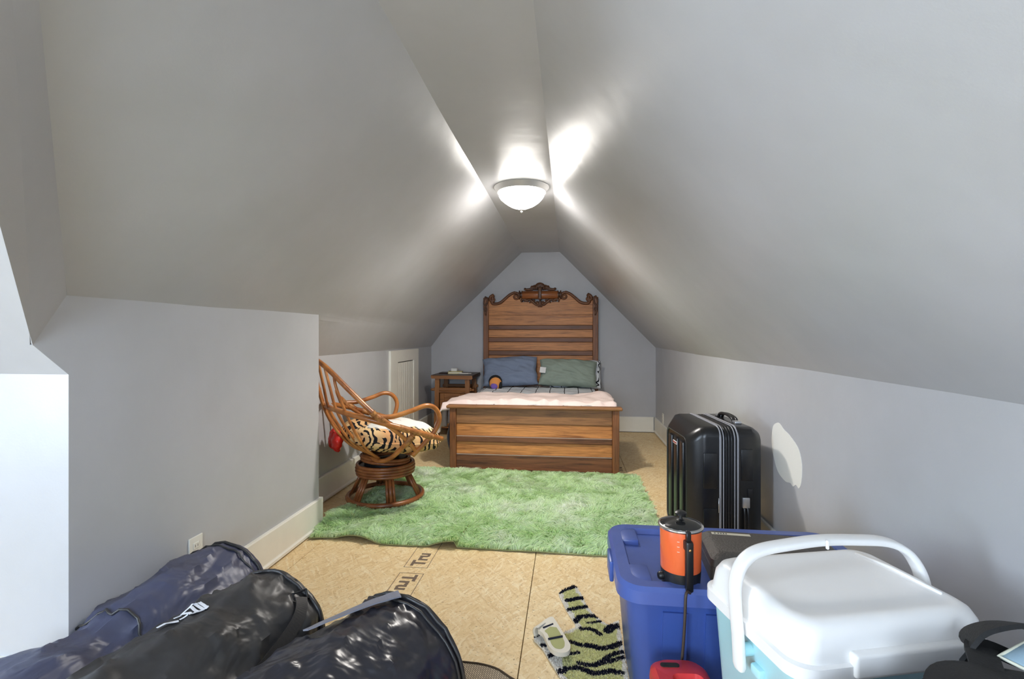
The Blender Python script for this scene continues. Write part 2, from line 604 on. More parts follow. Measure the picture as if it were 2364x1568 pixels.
struct('ceiling_dormer_slope', ysh(gridf(cross, 30, 30), 30, 30, (0, 0.06, 0.10)), PAINT, 'bright sloping dormer ceiling at the left edge', 40)
A, B_, C2, E2 = (XB, 1.257, 1.169), (XB, 1.358, 1.326), (-0.555, 0.373, 2.235), (-0.432, 0.09, 2.235)
ov = Vector((0, 0.099, 0.154)) * 0.22
B_, C2 = tuple(Vector(B_) + ov), tuple(Vector(C2) + ov)
q = [A, B_, C2, E2]
q2 = [(p[0] - 0.10, p[1] - 0.06, p[2] + 0.16) for p in q]
struct('trim_valley', (q + q2, [(0, 1, 2, 3), (7, 6, 5, 4), (0, 4, 5, 1), (1, 5, 6, 2), (2, 6, 7, 3), (3, 7, 4, 0)]), PAINT, 'grey boxed valley rafter at the upper left')

# baseboards with a shoe strip
def base_prof(h, t):
    return [(0, 0.010), (-t - 0.008, 0.010), (-t - 0.008, 0.024), (-t - 0.002, 0.030), (-t, 0.034), (-t, h - 0.006), (-t + 0.004, h), (0, h)]


def baseb(name, g, label):
    return struct(name, g, TRIMW, label)


baseb('baseboard_right', prism([(XR + a, b) for a, b in base_prof(0.19, 0.018)], YB, YF - 0.018, 'y'), 'tall cream baseboard along the right knee wall')
baseb('baseboard_far', prism([(YF + a, b) for a, b in base_prof(0.19, 0.018)], XL, XR - 0.027, 'x'), 'tall cream baseboard behind the bed')
baseb('baseboard_left', join(prism([(XL - a, b) for a, b in base_prof(0.19, 0.018)], YN, 4.64, 'y'), prism([(XL - a, b) for a, b in base_prof(0.19, 0.018)], 5.57, YF - 0.018, 'y')), 'cream baseboard on the wall behind the rattan chair')
baseb('baseboard_left_near', join(prism([(XB - a, b) for a, b in base_prof(0.185, 0.018)], YD, YN, 'y'),
      box(XL + 0.03, XB + 0.018, YN, YN + 0.018, 0.010, 0.185)), 'cream baseboard along the near side wall')
baseb('baseboard_dormer', prism([(YD + a, b) for a, b in base_prof(0.185, 0.018)], XG, XB - 0.001, 'x'), 'cream baseboard along the dormer wall')

# little beadboard access door in the left knee wall
dY0, dY1 = 4.66, 5.555
dr = struct('door_1', join(box(XL, XL + 0.022, dY0, dY0 + 0.20, 0.012, 1.035), box(XL, XL + 0.022, dY1 - 0.17, dY1, 0.012, 1.035),
            box(XL, XL + 0.022, dY0 + 0.20, dY1 - 0.17, 0.915, 1.035), box(XL, XL + 0.022, dY0 + 0.20, dY1 - 0.17, 0.012, 0.13)), TRIMW, 'small white beadboard access door in the knee wall')
n = 9
ya, yb = dY0 + 0.20, dY1 - 0.17
for i in range(n):
    a = ya + (yb - ya) * i / n; b = ya + (yb - ya) * (i + 1) / n
    obj('bead_plank', rbox(XL + 0.001, XL + 0.012, a + 0.004, b - 0.004, 0.13, 0.905, 0.003, 1), TRIMW, dr)
obj('gap_shadow_line', box(XL + 0.0005, XL + 0.004, ya, yb, 0.905, 0.915), DARKGAP, dr)
obj('latch_hole', prism([(ya + 0.006, 0.52), (ya + 0.022, 0.555), (ya + 0.012, 0.60), (ya + 0.004, 0.58)], XL + 0.0115, XL + 0.013, 'x'), DARKGAP, dr)

# white filler on the right wall, wall plates
FILL = simple('white_filler', hexc(236, 234, 226), 0.75, bscale=40, bstr=0.2)
pp = [(2.70, 0.72), (2.66, 0.745), (2.621, 0.75), (2.57, 0.728), (2.523, 0.718), (2.45, 0.69), (2.41, 0.664), (2.385, 0.62), (2.38, 0.572), (2.388, 0.52), (2.41, 0.487), (2.44, 0.495), (2.47, 0.478), (2.499, 0.486), (2.55, 0.478), (2.621, 0.493), (2.66, 0.52), (2.684, 0.554), (2.71, 0.60), (2.717, 0.66)]
wr = bpy.data.objects['wall_right']
obj('filler_patch', prism([(p[0], p[1]) for p in catmull([(a, b, 0) for a, b in pp], 3, True)], XR - 0.0015, XR + 0.001, 'x'), FILL, wr)


def outlet(label, x, y, z, sgn):
    t = thing('wall_outlet', label, 'outlet', (x, y, z), 0 if sgn > 0 else PI)
    obj('cover_plate', rbox(0, 0.006, -0.037, 0.037, -0.06, 0.06, 0.002, 2), TRIMW, t)
    for dz in (-0.022, 0.022):
        s = obj('socket', rbox(0.004, 0.008, -0.017, 0.017, dz - 0.014, dz + 0.014, 0.003, 2), TRIMW, t)
        obj('slot', join(box(0.0078, 0.0083, -0.008, -0.006, dz - 0.005, dz + 0.005), box(0.0078, 0.0083, 0.006, 0.008, dz - 0.005, dz + 0.005)), DARKGAP, s)


outlet('white electrical outlet on the knee wall left of the suitcase', XR, 5.69, 0.25, -1)
outlet('white electrical outlet peeking above the leftmost dark bag', XB, 1.88, 0.302, 1)

# ceiling light
NICKEL = simple('brushed_nickel', (0.60, 0.59, 0.57, 1), 0.38, 0.6)
dome = Mat('lit_frosted_glass', (1, 1, 1, 1), 0.4)
dome.b.inputs['Emission Color'].default_value = (1.0, 0.955, 0.90, 1)
dome.b.inputs['Emission Strength'].default_value = LAMP
lt = thing('ceiling_light', 'lit frosted glass dome light with brushed metal rim on ceiling', 'ceiling light', (-0.325, 3.43, ZC + 0.006))
obj('rim', lathe([(0.175, 0.0), (0.192, -0.004), (0.194, -0.012), (0.188, -0.020), (0.178, -0.034), (0.170, -0.046), (0.160, -0.046), (0.155, -0.02)], 48, True, False), NICKEL, lt, 50)
prof = [(0.156, -0.044), (0.160, -0.054), (0.156, -0.070), (0.145, -0.088), (0.128, -0.105), (0.106, -0.122), (0.080, -0.138), (0.052, -0.150), (0.028, -0.157), (0.01, -0.160)]
def dome_g():
    V, F = lathe(prof, 48, False, True)
    out = []
    for x, y, z in V:
        a = math.atan2(y, x); r = math.hypot(x, y)
        k = 1 + 0.015 * math.cos(12 * a) * min(1, max(0, (-z - 0.05) / 0.03)) * (1 if r > 0.03 else 0)
        out.append((x * k, y * k, z))
    return out, F
obj('glass_dome', dome_g(), dome.m, lt, 1)
obj('finial', lathe([(0.012, -0.155), (0.015, -0.162), (0.012, -0.168), (0.006, -0.170), (0.009, -0.178), (0.005, -0.186), (0.001, -0.189)], 16), NICKEL, lt, 1)
fill_spot = bpy.data.lights.new('dome_fill_spot', 'SPOT')  # spot added below the glass dome to strengthen the downward light
fill_spot.energy = 72; fill_spot.color = (1.0, 0.95, 0.89); fill_spot.spot_size = math.radians(170); fill_spot.spot_blend = 0.9; fill_spot.shadow_soft_size = 0.06
bo = bpy.data.objects.new('dome_fill_spot', fill_spot); col.objects.link(bo); bo.parent = lt; bo.location = (0, 0, -0.26)

# ================================================================== BED
bed = thing('bed', 'antique oak bed with tall carved headboard and low panelled footboard', 'bed', (-0.32, 5.15, 0))
BX, BY = -0.32, 5.15


def bl(g):                                       # world numbers to bed numbers
    return mv(g, -BX, -BY, 0)


# headboard
hx0, hx1 = -1.052, 0.360
hc = (hx0 + hx1) / 2
HY0, HY1 = 6.055, 6.115
hb = obj('headboard', bl(rbox(hx0 + 0.05, hx1 - 0.05, HY0 + 0.03, HY1 - 0.005, 0.30, 1.50, 0.003, 1)), OAKD, bed)
for s, xc in ((1, hx0 + 0.033), (-1, hx1 - 0.033)):
    p = obj('head_post', bl(rbox(xc - 0.033, xc + 0.033, HY0 - 0.012, HY1, 0.004, 1.655, 0.006, 2)), OAKDZ, bed)
    path = catmull([(xc + 0.012 * s, HY0 - 0.016, 1.655), (xc - 0.018 * s, HY0 - 0.018, 1.63), (xc - 0.022 * s, HY0 - 0.018, 1.57), (xc + 0.012 * s, HY0 - 0.018, 1.51), (xc - 0.004 * s, HY0 - 0.018, 1.46), (xc + 0.004 * s, HY0 - 0.016, 1.43)], 6)
    path2 = catmull([(xc - 0.012 * s, HY0 - 0.016, 1.665), (xc + 0.026 * s, HY0 - 0.018, 1.64), (xc + 0.012 * s, HY0 - 0.018, 1.58), (xc - 0.020 * s, HY0 - 0.018, 1.52), (xc + 0.002 * s, HY0 - 0.018, 1.44)], 6)
    obj('post_carving', bl(join(tube(path, 0.009, 7), tube(path2, 0.011, 7))), CARVE, p, 1)
zs = [(1.439, 1.312, OAK, 0.014), (1.258, 1.160, OAK, 0.010), (1.104, 0.998, OAK, 0.010), (0.940, 0.62, OAK, 0.010)]
for z1, z0, m, d in zs:
    obj('head_panel', bl(rbox(hx0 + 0.064, hx1 - 0.064, HY0 + 0.03 - d, HY0 + 0.04, z0 + 0.001, z1 - 0.001, 0.003, 2)), m, hb)
for z1, z0 in ((1.312, 1.258), (1.160, 1.104), (0.998, 0.940)):
    obj('head_rail', bl(rbox(hx0 + 0.064, hx1 - 0.064, HY0, HY0 + 0.045, z0, z1, 0.006, 2)), OAKD, hb)
# shaped top board
half = [(0.641, 1.63), (0.60, 1.585), (0.54, 1.572), (0.48, 1.590), (0.43, 1.635), (0.37, 1.685), (0.31, 1.715), (0.26, 1.705), (0.235, 1.66), (0.23, 1.60)]
prof_t = [(hc - a, z) for a, z in half] + [(hc + a, z) for a, z in half[::-1]] + [(hx1 - 0.064, 1.441), (hx0 + 0.064, 1.441)]
obj('top_panel', bl(prism(prof_t, HY0 + 0.014, HY0 + 0.045, 'y')), OAK, hb)
SW = []
for s in (-1, 1):
    def spiral(cx, cz, r0, r1, a0, turns, n=16):
        return [(cx + (r0 + (r1 - r0) * i / n) * math.cos(a0 + turns * 2 * PI * i / n) * 1.0, (cz + (r0 + (r1 - r0) * i / n) * math.sin(a0 + turns * 2 * PI * i / n))) for i in range(n + 1)]
    a = spiral(0.588, 1.640, 0.010, 0.042, PI * 0.2, -1.05)[:]
    mid = [(0.60, 1.592), (0.55, 1.578), (0.49, 1.594), (0.435, 1.640), (0.375, 1.690), (0.32, 1.716)]
    b = spiral(0.298, 1.668, 0.046, 0.008, PI * 0.42, 1.35)
    a = spiral(0.590, 1.638, 0.008, 0.044, PI * 0.5, 1.02)
    pts = [(hc + s * x, HY0 + 0.006, z) for x, z in a + mid + b]
    pth = catmull(pts, 3)
    nn = len(pth)
    sc = [0.75 + 0.45 * math.sin(PI * min(1, i / nn * 1.1)) if i < nn * 0.5 else 1.15 - 0.6 * (i / nn - 0.5) * 2 for i in range(nn)]
    obj('scroll', bl(sweep(pth, [(0.016 * math.cos(t * PI / 4), 0.016 * math.sin(t * PI / 4)) for t in range(8)], False, True, sc)), OAKD, hb, 1)
# the turned roll and its carved crest
rz_, ry_ = 1.685, HY0 + 0.004
Mx = Matrix.Translation((hc, ry_, rz_)) @ Matrix.Rotation(PI / 2, 4, 'Y')
roll = obj('turned_roll', bl(xf(lathe([(0.046, -0.225), (0.050, -0.218), (0.050, 0.218), (0.046, 0.225)], 28), Mx)), ROLL, hb, 40)
for s in (-1, 1):
    obj('roll_cap', bl(xf(lathe([(0.040, s * 0.262), (0.056, s * 0.258), (0.056, s * 0.248), (0.034, s * 0.240), (0.034, s * 0.232), (0.054, s * 0.226), (0.054, s * 0.216)], 24), Mx)), CARVE, roll, 40)
carv = []
yc = ry_ - 0.006
def leafy(pts, r, n=5):
    p = catmull([(hc + x, yc, z) for x, z in pts], n)
    m = len(p)
    return tube(p, r, 7, False, [0.45 + 0.9 * math.sin(PI * (0.12 + 0.8 * i / m)) for i in range(m)])
for s in (-1, 1):
    carv += [leafy([(s * 0.19, 1.748), (s * 0.185, 1.762), (s * 0.17, 1.752), (s * 0.12, 1.758), (s * 0.08, 1.785), (s * 0.055, 1.80)], 0.012),
             leafy([(s * 0.15, 1.745), (s * 0.10, 1.75), (s * 0.085, 1.775), (s * 0.10, 1.79), (s * 0.115, 1.775)], 0.010),
             leafy([(s * 0.05, 1.80), (s * 0.075, 1.79), (s * 0.07, 1.765), (s * 0.05, 1.755)], 0.013),
             leafy([(s * 0.03, 1.80), (s * 0.05, 1.775), (s * 0.03, 1.75)], 0.012)]
crest = obj('crest_carving', bl(join(*carv)), CARVE, hb, 1)
fan = []
for k in range(-4, 5):
    a = k * 0.30
    fan.append(leafy([(0.0, 1.775), (0.03 * math.sin(a), 1.775 + 0.032 * math.cos(a)), (0.066 * math.sin(a), 1.775 + 0.062 * math.cos(a))], 0.011, 4))
obj('shell_fan', bl(join(*fan)), CARVE, crest, 1)
obj('crest_spine', bl(join(rbox(hc - 0.022, hc + 0.022, yc - 0.058, yc + 0.02, 1.625, 1.775, 0.01, 2), *[leafy([(x, 1.66), (x * 1.6, 1.69), (x * 0.8, 1.72)], 0.008) for x in (-0.018, 0, 0.018)])), CARVE, crest, 40)
low = []
for s in (-1, 1):
    low += [leafy([(s * 0.225, 1.595), (s * 0.232, 1.62), (s * 0.21, 1.632), (s * 0.17, 1.622), (s * 0.15, 1.60)], 0.010),
            leafy([(s * 0.20, 1.61), (s * 0.13, 1.628), (s * 0.09, 1.60), (s * 0.05, 1.565), (s * 0.015, 1.555)], 0.012),
            leafy([(s * 0.06, 1.62), (s * 0.085, 1.615), (s * 0.075, 1.59), (s * 0.11, 1.60), (s * 0.13, 1.585)], 0.010),
            leafy([(s * 0.04, 1.575), (s * 0.05, 1.59), (s * 0.03, 1.60), (s * 0.02, 1.58)], 0.008)]
low += [leafy([(0.0, 1.62), (k * 0.012, 1.57), (k * 0.02, 1.535)], 0.009, 4) for k in (-1, 0, 1)]
obj('drop_carving', bl(join(*low)), CARVE, crest, 1)

# footboard
fx0, fx1, FY = -1.045, 0.432, 4.27
fb = obj('footboard', bl(rbox(fx0 + 0.04, fx1 - 0.04, FY + 0.026, FY + 0.05, 0.02, 0.548, 0.002, 1)), OAKD, bed)
for xc in (fx0 + 0.029, fx1 - 0.029):
    obj('foot_post', bl(rbox(xc - 0.029, xc + 0.029, FY - 0.006, FY + 0.06, 0.004, 0.548, 0.006, 2)), OAKDZ, bed)
for z0, z1, m, d in ((0.413, 0.546, OAKF, 0.012), (0.302, 0.411, OAK, 0.004), (0.252, 0.298, OAKD, 0.018), (0.142, 0.248, OAK, 0.004), (0.012, 0.138, OAKD, 0.014)):
    obj('foot_panel', bl(rbox(fx0 + 0.058, fx1 - 0.058, FY + 0.024 - d, FY + 0.03, z0, z1, 0.004, 2)), m, fb)
WORN = simple('worn_pale_edge', hexc(178, 162, 146), 0.6)
for z in (0.299, 0.139):
    obj('worn_bead', bl(box(fx0 + 0.06, fx1 - 0.06, FY + 0.010, FY + 0.026, z - 0.001, z + 0.0025)), WORN, fb)
obj('cap_rail', bl(rbox(fx0 - 0.026, fx1 + 0.026, FY - 0.030, FY + 0.075, 0.548, 0.574, 0.009, 3)), OAKF, fb, 40)
for x in (-1.02, 0.33):
    obj('side_rail', bl(rbox(x - 0.0125, x + 0.0125, FY + 0.06, HY0 + 0.02, 0.20, 0.36, 0.003, 1)), OAKD, bed)
obj('slats', bl(join(*[box(-1.008, 0.318, y, y + 0.07, 0.255, 0.275) for y in (4.5, 4.9, 5.3, 5.7, 5.95)])), OAKD, bed)

# mattress with grid sheet
sh = Mat('grid_sheet', (0.8, 0.8, 0.8, 1), 0.85, spec=0.2)
v = sh.coord()
wq = sh.n.new('ShaderNodeTexNoise'); wq.inputs['Scale'].default_value = 4; sh.l.new(v, wq.inputs['Vector'])
wa = sh.n.new('ShaderNodeVectorMath'); wa.operation = 'MULTIPLY_ADD'; sh.l.new(wq.outputs['Color'], wa.inputs[0]); wa.inputs[1].default_value = (0.03, 0.05, 0); sh.l.new(v, wa.inputs[2])
sp = sh.n.new('ShaderNodeSeparateXYZ'); sh.l.new(wa.outputs[0], sp.inputs[0])
def gridline(ax, period, w):
    f = sh.math('FRACT', sh.math('MULTIPLY', sp.outputs[ax], 1 / period))
    return sh.math('LESS_THAN', f, w)
gl_ = sh.math('MAXIMUM', gridline(0, 0.155, 0.055), gridline(1, 0.155, 0.055))
sh.color(sh.mix(gl_, hexc(232, 236, 240), (0.02, 0.02, 0.025, 1)))
sh.bump(sh.noise(v, 9, 4), 0.4, 0.03)
SHEET = sh.m
def matt_top(x, y):
    return 0.012 * nz(x * 5, y * 6, 2) + 0.006 * nz(x * 14, y * 14, 5)
mt = thing('mattress', 'mattress under a white sheet with thin black grid lines on the oak bed', 'mattress', (-0.345, 5.17, 0.277))
g = loft([(0.0, 0.645, 0.83, 0.06), (0.02, 0.655, 0.84, 0.07), (0.24, 0.655, 0.84, 0.07), (0.285, 0.645, 0.83, 0.08)], 'z', 6)
obj('mattress_body', g, SHEET, mt, 40)
obj('top_sheet', gridf(lambda u, v: ((u - 0.5) * 1.30, (v - 0.5) * 1.66, 0.292 + matt_top(u * 1.3, v * 1.66) - 0.045 * max(0, abs(u - 0.5) * 2 - 0.93) / 0.07), 60, 70), SHEET, mt, 1)

# blush comforter pulled down to the foot end
PINK = Mat('blush_cotton', hexc(236, 216, 208), 0.9, spec=0.15)
v = PINK.coord()
PINK.bump(PINK.noise(v, 14, 4, 0.6, 0.4), 0.35, 0.02)
PINK = PINK.m
def comf(u, v):
    # u across from the hanging left hem to the right fold, v from foot to pillow side
    L = u * 1.98
    y = 4.350 + v * (0.58 + 0.04 * nz(u * 4, 2.2))
    fold = 0.024 * nz(u * 9, v * 3, 1) + 0.012 * nz(u * 22 + 3 * v, v * 5, 4)
    if L < 0.24:                                  # hangs down the left side
        t = (0.24 - L) / 0.24
        x = -1.085 - 0.055 * t ** 0.7 + 0.045 * t * math.sin(v * 26 + 2 * nz(v * 4, 3)) - 0.06 * (1 - v)
        z = 0.575 - 0.20 * t - 0.05 * t * nz(v * 6, 8) - 0.03 * t * (1 - v)
    elif L < 0.42:                                # rolls over the edge
        t = (L - 0.24) / 0.18
        x = -1.085 + 0.16 * t - 0.06 * (1 - v) * (1 - t)
        z = 0.575 + 0.033 * math.sin(t * PI / 2)
    elif L < 1.74:
        t = (L - 0.42) / 1.32
        x = -0.925 + 1.28 * t
        z = 0.608 - 0.004 * t
    else:
        t = (L - 1.74) / 0.24
        a = t * PI * 0.95
        x = 0.355 + 0.06 * math.sin(a) * (1.0 + 0.25 * nz(v * 5, 1))
        z = 0.585 + 0.019 * math.cos(a)
    ridge = 0.012 * math.exp(-((v - 0.9) / 0.08) ** 2) * (1 + 0.5 * nz(u * 6, 3)) + (0.05 * math.exp(-((v - 0.8) / 0.2) ** 2) * math.exp(-((u - 0.86) / 0.06) ** 2))
    if v < 0.08:
        z -= 0.05 * (0.08 - v) / 0.08
    puck = 0.014 * math.sin(u * 70 + 5 * nz(u * 8, v)) * math.exp(-(v / 0.16) ** 2) * (1 if 0.3 < u < 0.85 else 0.3)
    return (x + BX * 0, y, z + fold * 0.8 + ridge + puck)
g = thicken(gridf(comf, 150, 70), 150, 70, (0, 0, -0.022))
cf = thing('comforter', 'blush pink comforter bunched across the foot of the bed', 'comforter', (-0.32, 4.7, 0.6))
obj('comforter_fabric', mv(g, 0.32, -4.7, -0.6), PINK, cf, 1)


def pillow(name, label, W, H, T, mat, loc, rot, seed, sag=0.0):
    def f(u, v, sgn):
        a, b = u * 2 - 1, v * 2 - 1
        e = max(0.0, (1 - abs(a) ** 3.2)) * max(0.0, (1 - abs(b) ** 3.2))
        th = T * e ** 0.42
        x = a * W / 2 * (1 - 0.055 * (1 - abs(b) ** 2)) + 0.012 * nz(b * 2.2 + seed, a, 4)
        z = b * H / 2 * (1 - 0.09 * (1 - abs(a) ** 2.5) * (0.3 if b < 0 else -0.25) - 0.06 * abs(a) ** 6) + 0.018 * nz(a * 2.0 + seed, sgn, 2) * (1 - abs(b) * 0.4)
        wr = 0.022 * nz(a * 3 + b * 5 + seed, b * 1.2 - a * 2, seed) + 0.012 * abs(nz(a * 9 + b * 7, b * 3 + seed, 3))
        ray_ = 0.009 * math.sin(14 * math.atan2(b + 1.1, a + 1.15) + seed) * e
        return (x, sgn * th / 2 + (wr + ray_) * e ** 0.3 * sgn - sag * (b ** 2) * 0.0, z)
    n = 40
    a = gridf(lambda u, v: f(u, v, -1), n, n)
    b = gridf(lambda u, v: f(u, v, 1), n, n)
    t = thing(name, label, 'pillow', loc)
    t.rotation_euler = rot
    o = obj('pillowcase', join(a, b), mat, t, 1)
    bm = bmesh.new(); bm.from_mesh(o.data); bmesh.ops.remove_doubles(bm, verts=bm.verts[:], dist=0.0008); bmesh.ops.recalc_face_normals(bm, faces=bm.faces[:]); bm.to_mesh(o.data); bm.free()
    return t


def cotton(name, c):
    m = Mat(name, c, 0.85, spec=0.2)
    v = m.coord((1, 1, 0.6), (0, 0.5, 0))
    m.bump(m.noise(v, 10, 3, 0.5, 0.8), 0.35, 0.02)
    return m.m


BLUEC, SAGEC = cotton('slate_blue_cotton', hexc(126, 138, 160)), cotton('sage_cotton', hexc(146, 158, 146))
pillow('bed_pillow', 'slate blue pillow leaning on the headboard beside the nightstand', 0.66, 0.36, 0.19, BLUEC, (-0.690, 5.83, 0.755), (math.radians(-24), math.radians(-3), math.radians(2)), 1.3)
pr_ = pillow('bed_pillow', 'sage green pillow with a white care tag leaning on the headboard', 0.68, 0.33, 0.19, SAGEC, (-0.005, 5.83, 0.742), (math.radians(-24), math.radians(2), 0), 5.1)
TAGW = simple('white_tag', hexc(228, 228, 226), 0.7)
obj('care_tag', rbox(-0.325, -0.255, -0.098, -0.094, -0.065, 0.005, 0.001, 1), TAGW, pr_).rotation_euler = (0, 0.08, 0)
pillow('bed_pillow', 'white grid patterned pillow mostly hidden behind the green one', 0.62, 0.34, 0.10, SHEET, (0.085, 5.96, 0.715), (math.radians(-12), 0, 0), 8.2)

# small plush on the bed
PB, PO, PU = simple('black_plush', (0.012, 0.012, 0.014, 1), 0.95), simple('orange_plush', hexc(226, 150, 82), 0.9), simple('purple_plush', hexc(122, 94, 178), 0.9)
pt = thing('plush_toy', 'small round plush with black top, orange body and purple patch', 'toy', (-0.835, 5.62, 0.562))
def ell(cx, cy, cz, a, b, c, n=16, m=10):
    V, F = gridf(lambda u, v: (cx + a * math.cos(2 * PI * u) * math.sin(PI * (0.001 + 0.998 * v)), cy + b * math.sin(2 * PI * u) * math.sin(PI * (0.001 + 0.998 * v)), cz - c * math.cos(PI * (0.001 + 0.998 * v))), n, m, True)
    return V, F
obj('body', ell(0, 0, 0.075, 0.072, 0.05, 0.075), PO, pt, 1)
obj('hood', ell(-0.004, 0.018, 0.092, 0.080, 0.052, 0.076), PB, pt, 1)
obj('purple_patch', ell(-0.01, -0.035, 0.045, 0.042, 0.025, 0.036), PU, pt, 1)
obj('arm', join(ell(0.058, -0.012, 0.05, 0.022, 0.03, 0.045)), PB, pt, 1)

# dark cloth stuffed at the left side of the bed
NAVYS = Mat('navy_satin', (0.035, 0.045, 0.085, 1), 0.35, spec=0.5)
NAVYS.bump(NAVYS.noise(NAVYS.coord(), 12, 3, 0.5, 0.5), 0.5, 0.03); NAVYS = NAVYS.m
def dcl(u, v):
    z = 0.008 + 0.42 * (1 - v)
    bul = math.sin(PI * min(1, v * 1.15)) ** 0.8
    r = 0.075 * bul + 0.012 * nz(u * 9, v * 5, 3)
    y = 4.42 + u * 0.55
    return (-1.060 - max(0.0, r) * (0.4 + 0.6 * math.sin(PI * u) ** 0.5) - 0.004, y, z)
dk = thing('dark_sheet', 'dark navy satin cloth sagging from the side of the bed', 'cloth', (-1.08, 4.7, 0))
obj('cloth', mv(thicken(gridf(dcl, 30, 24), 30, 24, (0.012, 0, 0)), 1.08, -4.7, 0), NAVYS, dk, 1)

# ================================================================== NIGHTSTAND
NX0, NX1, NY0, NY1, NZ = -1.595, -1.10, 5.60, 6.12, 0.722
ns = thing('nightstand', 'rustic brown wooden nightstand with open shelf and small cupboard', 'nightstand', ((NX0 + NX1) / 2, (NY0 + NY1) / 2, 0))
def nl(g):
    return mv(g, -(NX0 + NX1) / 2, -(NY0 + NY1) / 2, 0)
top = [(NX0, 0.702), (NX0 + 0.012, 0.684), (NX1 - 0.012, 0.676), (NX1, 0.690), (NX1 - 0.005, 0.722), (NX0 + 0.003, 0.724)]
obj('table_top', nl(prism(top, NY0, NY1, 'y')), NTOP, ns)
obj('front_edge', nl(prism([(a, b - (0.001 if b < 0.71 else 0.003)) for a, b in top], NY0 - 0.006, NY0 + 0.002, 'y')), NSTAND, ns)
def leg(xt, xb, y):
    w = 0.026
    V = []
    for x, z in ((xb, 0.002), (xb + (xt - xb) * 0.05, 0.05), (xt, 0.684)):
        k = w * (1.25 if z < 0.01 else 1.0)
        V += [(x - k, y - k, z), (x + k, y - k, z), (x + k, y + k, z), (x - k, y + k, z)]
    F = [(3, 2, 1, 0), (8, 9, 10, 11)]
    for j in (0, 4):
        for i in range(4):
            F.append((j + i, j + (i + 1) % 4, j + 4 + (i + 1) % 4, j + 4 + i))
    return V, F
for y in (NY0 + 0.05, NY1 - 0.05):
    obj('leg', nl(leg(NX0 + 0.07, NX0 + 0.052, y)), NSTANDZ, ns)
    obj('leg', nl(leg(NX1 - 0.07, NX1 - 0.052, y)), NSTANDZ, ns)
    obj('cross_rail', nl(rbox(NX0 + 0.022, NX1 - 0.022, y - 0.016, y + 0.016, 0.535, 0.575, 0.008, 2)), NSTAND, ns)
obj('shelf', nl(rbox(NX0 + 0.05, NX1 - 0.05, NY0 + 0.03, NY1 - 0.03, 0.515, 0.535, 0.003, 1)), NSTAND, ns)
for x in (NX0 + 0.062, NX1 - 0.072):
    obj('side_panel', nl(box(x, x + 0.01, NY0 + 0.06, NY1 - 0.06, 0.12, 0.515)), NSTAND, ns)
obj('back_panel', nl(box(NX0 + 0.07, NX1 - 0.07, NY1 - 0.06, NY1 - 0.05, 0.12, 0.515)), NSTAND, ns)
obj('bottom_board', nl(box(NX0 + 0.06, NX1 - 0.06, NY0 + 0.05, NY1 - 0.05, 0.10, 0.12)), NSTAND, ns)
dr_ = obj('cupboard_door', nl(join(rbox(NX0 + 0.098, NX0 + 0.15, NY0 + 0.035, NY0 + 0.055, 0.125, 0.51, 0.003, 1), rbox(NX1 - 0.15, NX1 - 0.098, NY0 + 0.035, NY0 + 0.055, 0.125, 0.51, 0.003, 1),
      rbox(NX0 + 0.15, NX1 - 0.15, NY0 + 0.035, NY0 + 0.055, 0.455, 0.51, 0.003, 1), rbox(NX0 + 0.15, NX1 - 0.15, NY0 + 0.035, NY0 + 0.055, 0.125, 0.18, 0.003, 1))), NSTAND, ns)
obj('door_panel', nl(rbox(NX0 + 0.148, NX1 - 0.148, NY0 + 0.045, NY0 + 0.053, 0.178, 0.457, 0.002, 1)), NSTAND, dr_)
for x in (NX0 + 0.03, NX1 - 0.03):
    obj('peg', nl(xf(lathe([(0.013, -0.02), (0.016, 0), (0.013, 0.02)], 12), Matrix.Translation((x + (-0.022 if x < -1.3 else 0.022), NY0 + 0.05, 0.55)) @ Matrix.Rotation(PI / 2, 4, 'Y'))), NSTAND, ns, 1)
YEL, CREAM = simple('ochre_cover', hexc(188, 170, 92), 0.6), simple('paper_edge', hexc(222, 216, 190), 0.8)
bk = thing('book', 'yellow-covered notebook lying on the nightstand', 'book', (-1.36, 5.86, NZ + 0.001), 0.1)
obj('cover', join(box(-0.085, 0.085, -0.06, 0.06, 0, 0.003), box(-0.085, 0.085, -0.06, 0.06, 0.026, 0.029), box(-0.085, -0.082, -0.06, 0.06, 0.003, 0.026)), YEL, bk)
obj('pages', box(-0.080, 0.082, -0.057, 0.057, 0.003, 0.026), CREAM, bk)
wb = thing('small_box', 'tiny white box on top of the yellow notebook', 'box', (-1.375, 5.86, NZ + 0.031))
obj('carton', rbox(-0.036, 0.036, -0.025, 0.025, 0, 0.026, 0.002, 1), simple('white_card', hexc(230, 230, 228), 0.6), wb)
obj('lid', rbox(-0.037, 0.037, -0.026, 0.026, 0.0262, 0.034, 0.002, 1), TAGW, wb)
for nm, lab, x, y, a, c in (('pen', 'white pen lying right of the yellow notebook', -1.235, 5.80, 0.12, hexc(226, 222, 214)), ('pen', 'dark pen lying left of the yellow notebook', -1.49, 5.82, -0.15, (0.03, 0.015, 0.015, 1))):
    t = thing(nm, lab, 'pen', (x, y, NZ + 0.0075), a)
    obj('barrel', xf(lathe([(0.003, -0.07), (0.0065, -0.055), (0.0065, 0.045)], 10), Matrix.Rotation(PI / 2, 4, 'Y')), simple('pen_' + lab[:4], c, 0.4), t, 40)
    obj('cap', xf(lathe([(0.0068, 0.045), (0.007, 0.075), (0.005, 0.08)], 10), Matrix.Rotation(PI / 2, 4, 'Y')), simple('pen_cap_' + lab[:4], tuple(k * 0.6 for k in c[:3]) + (1,), 0.4), t, 40)

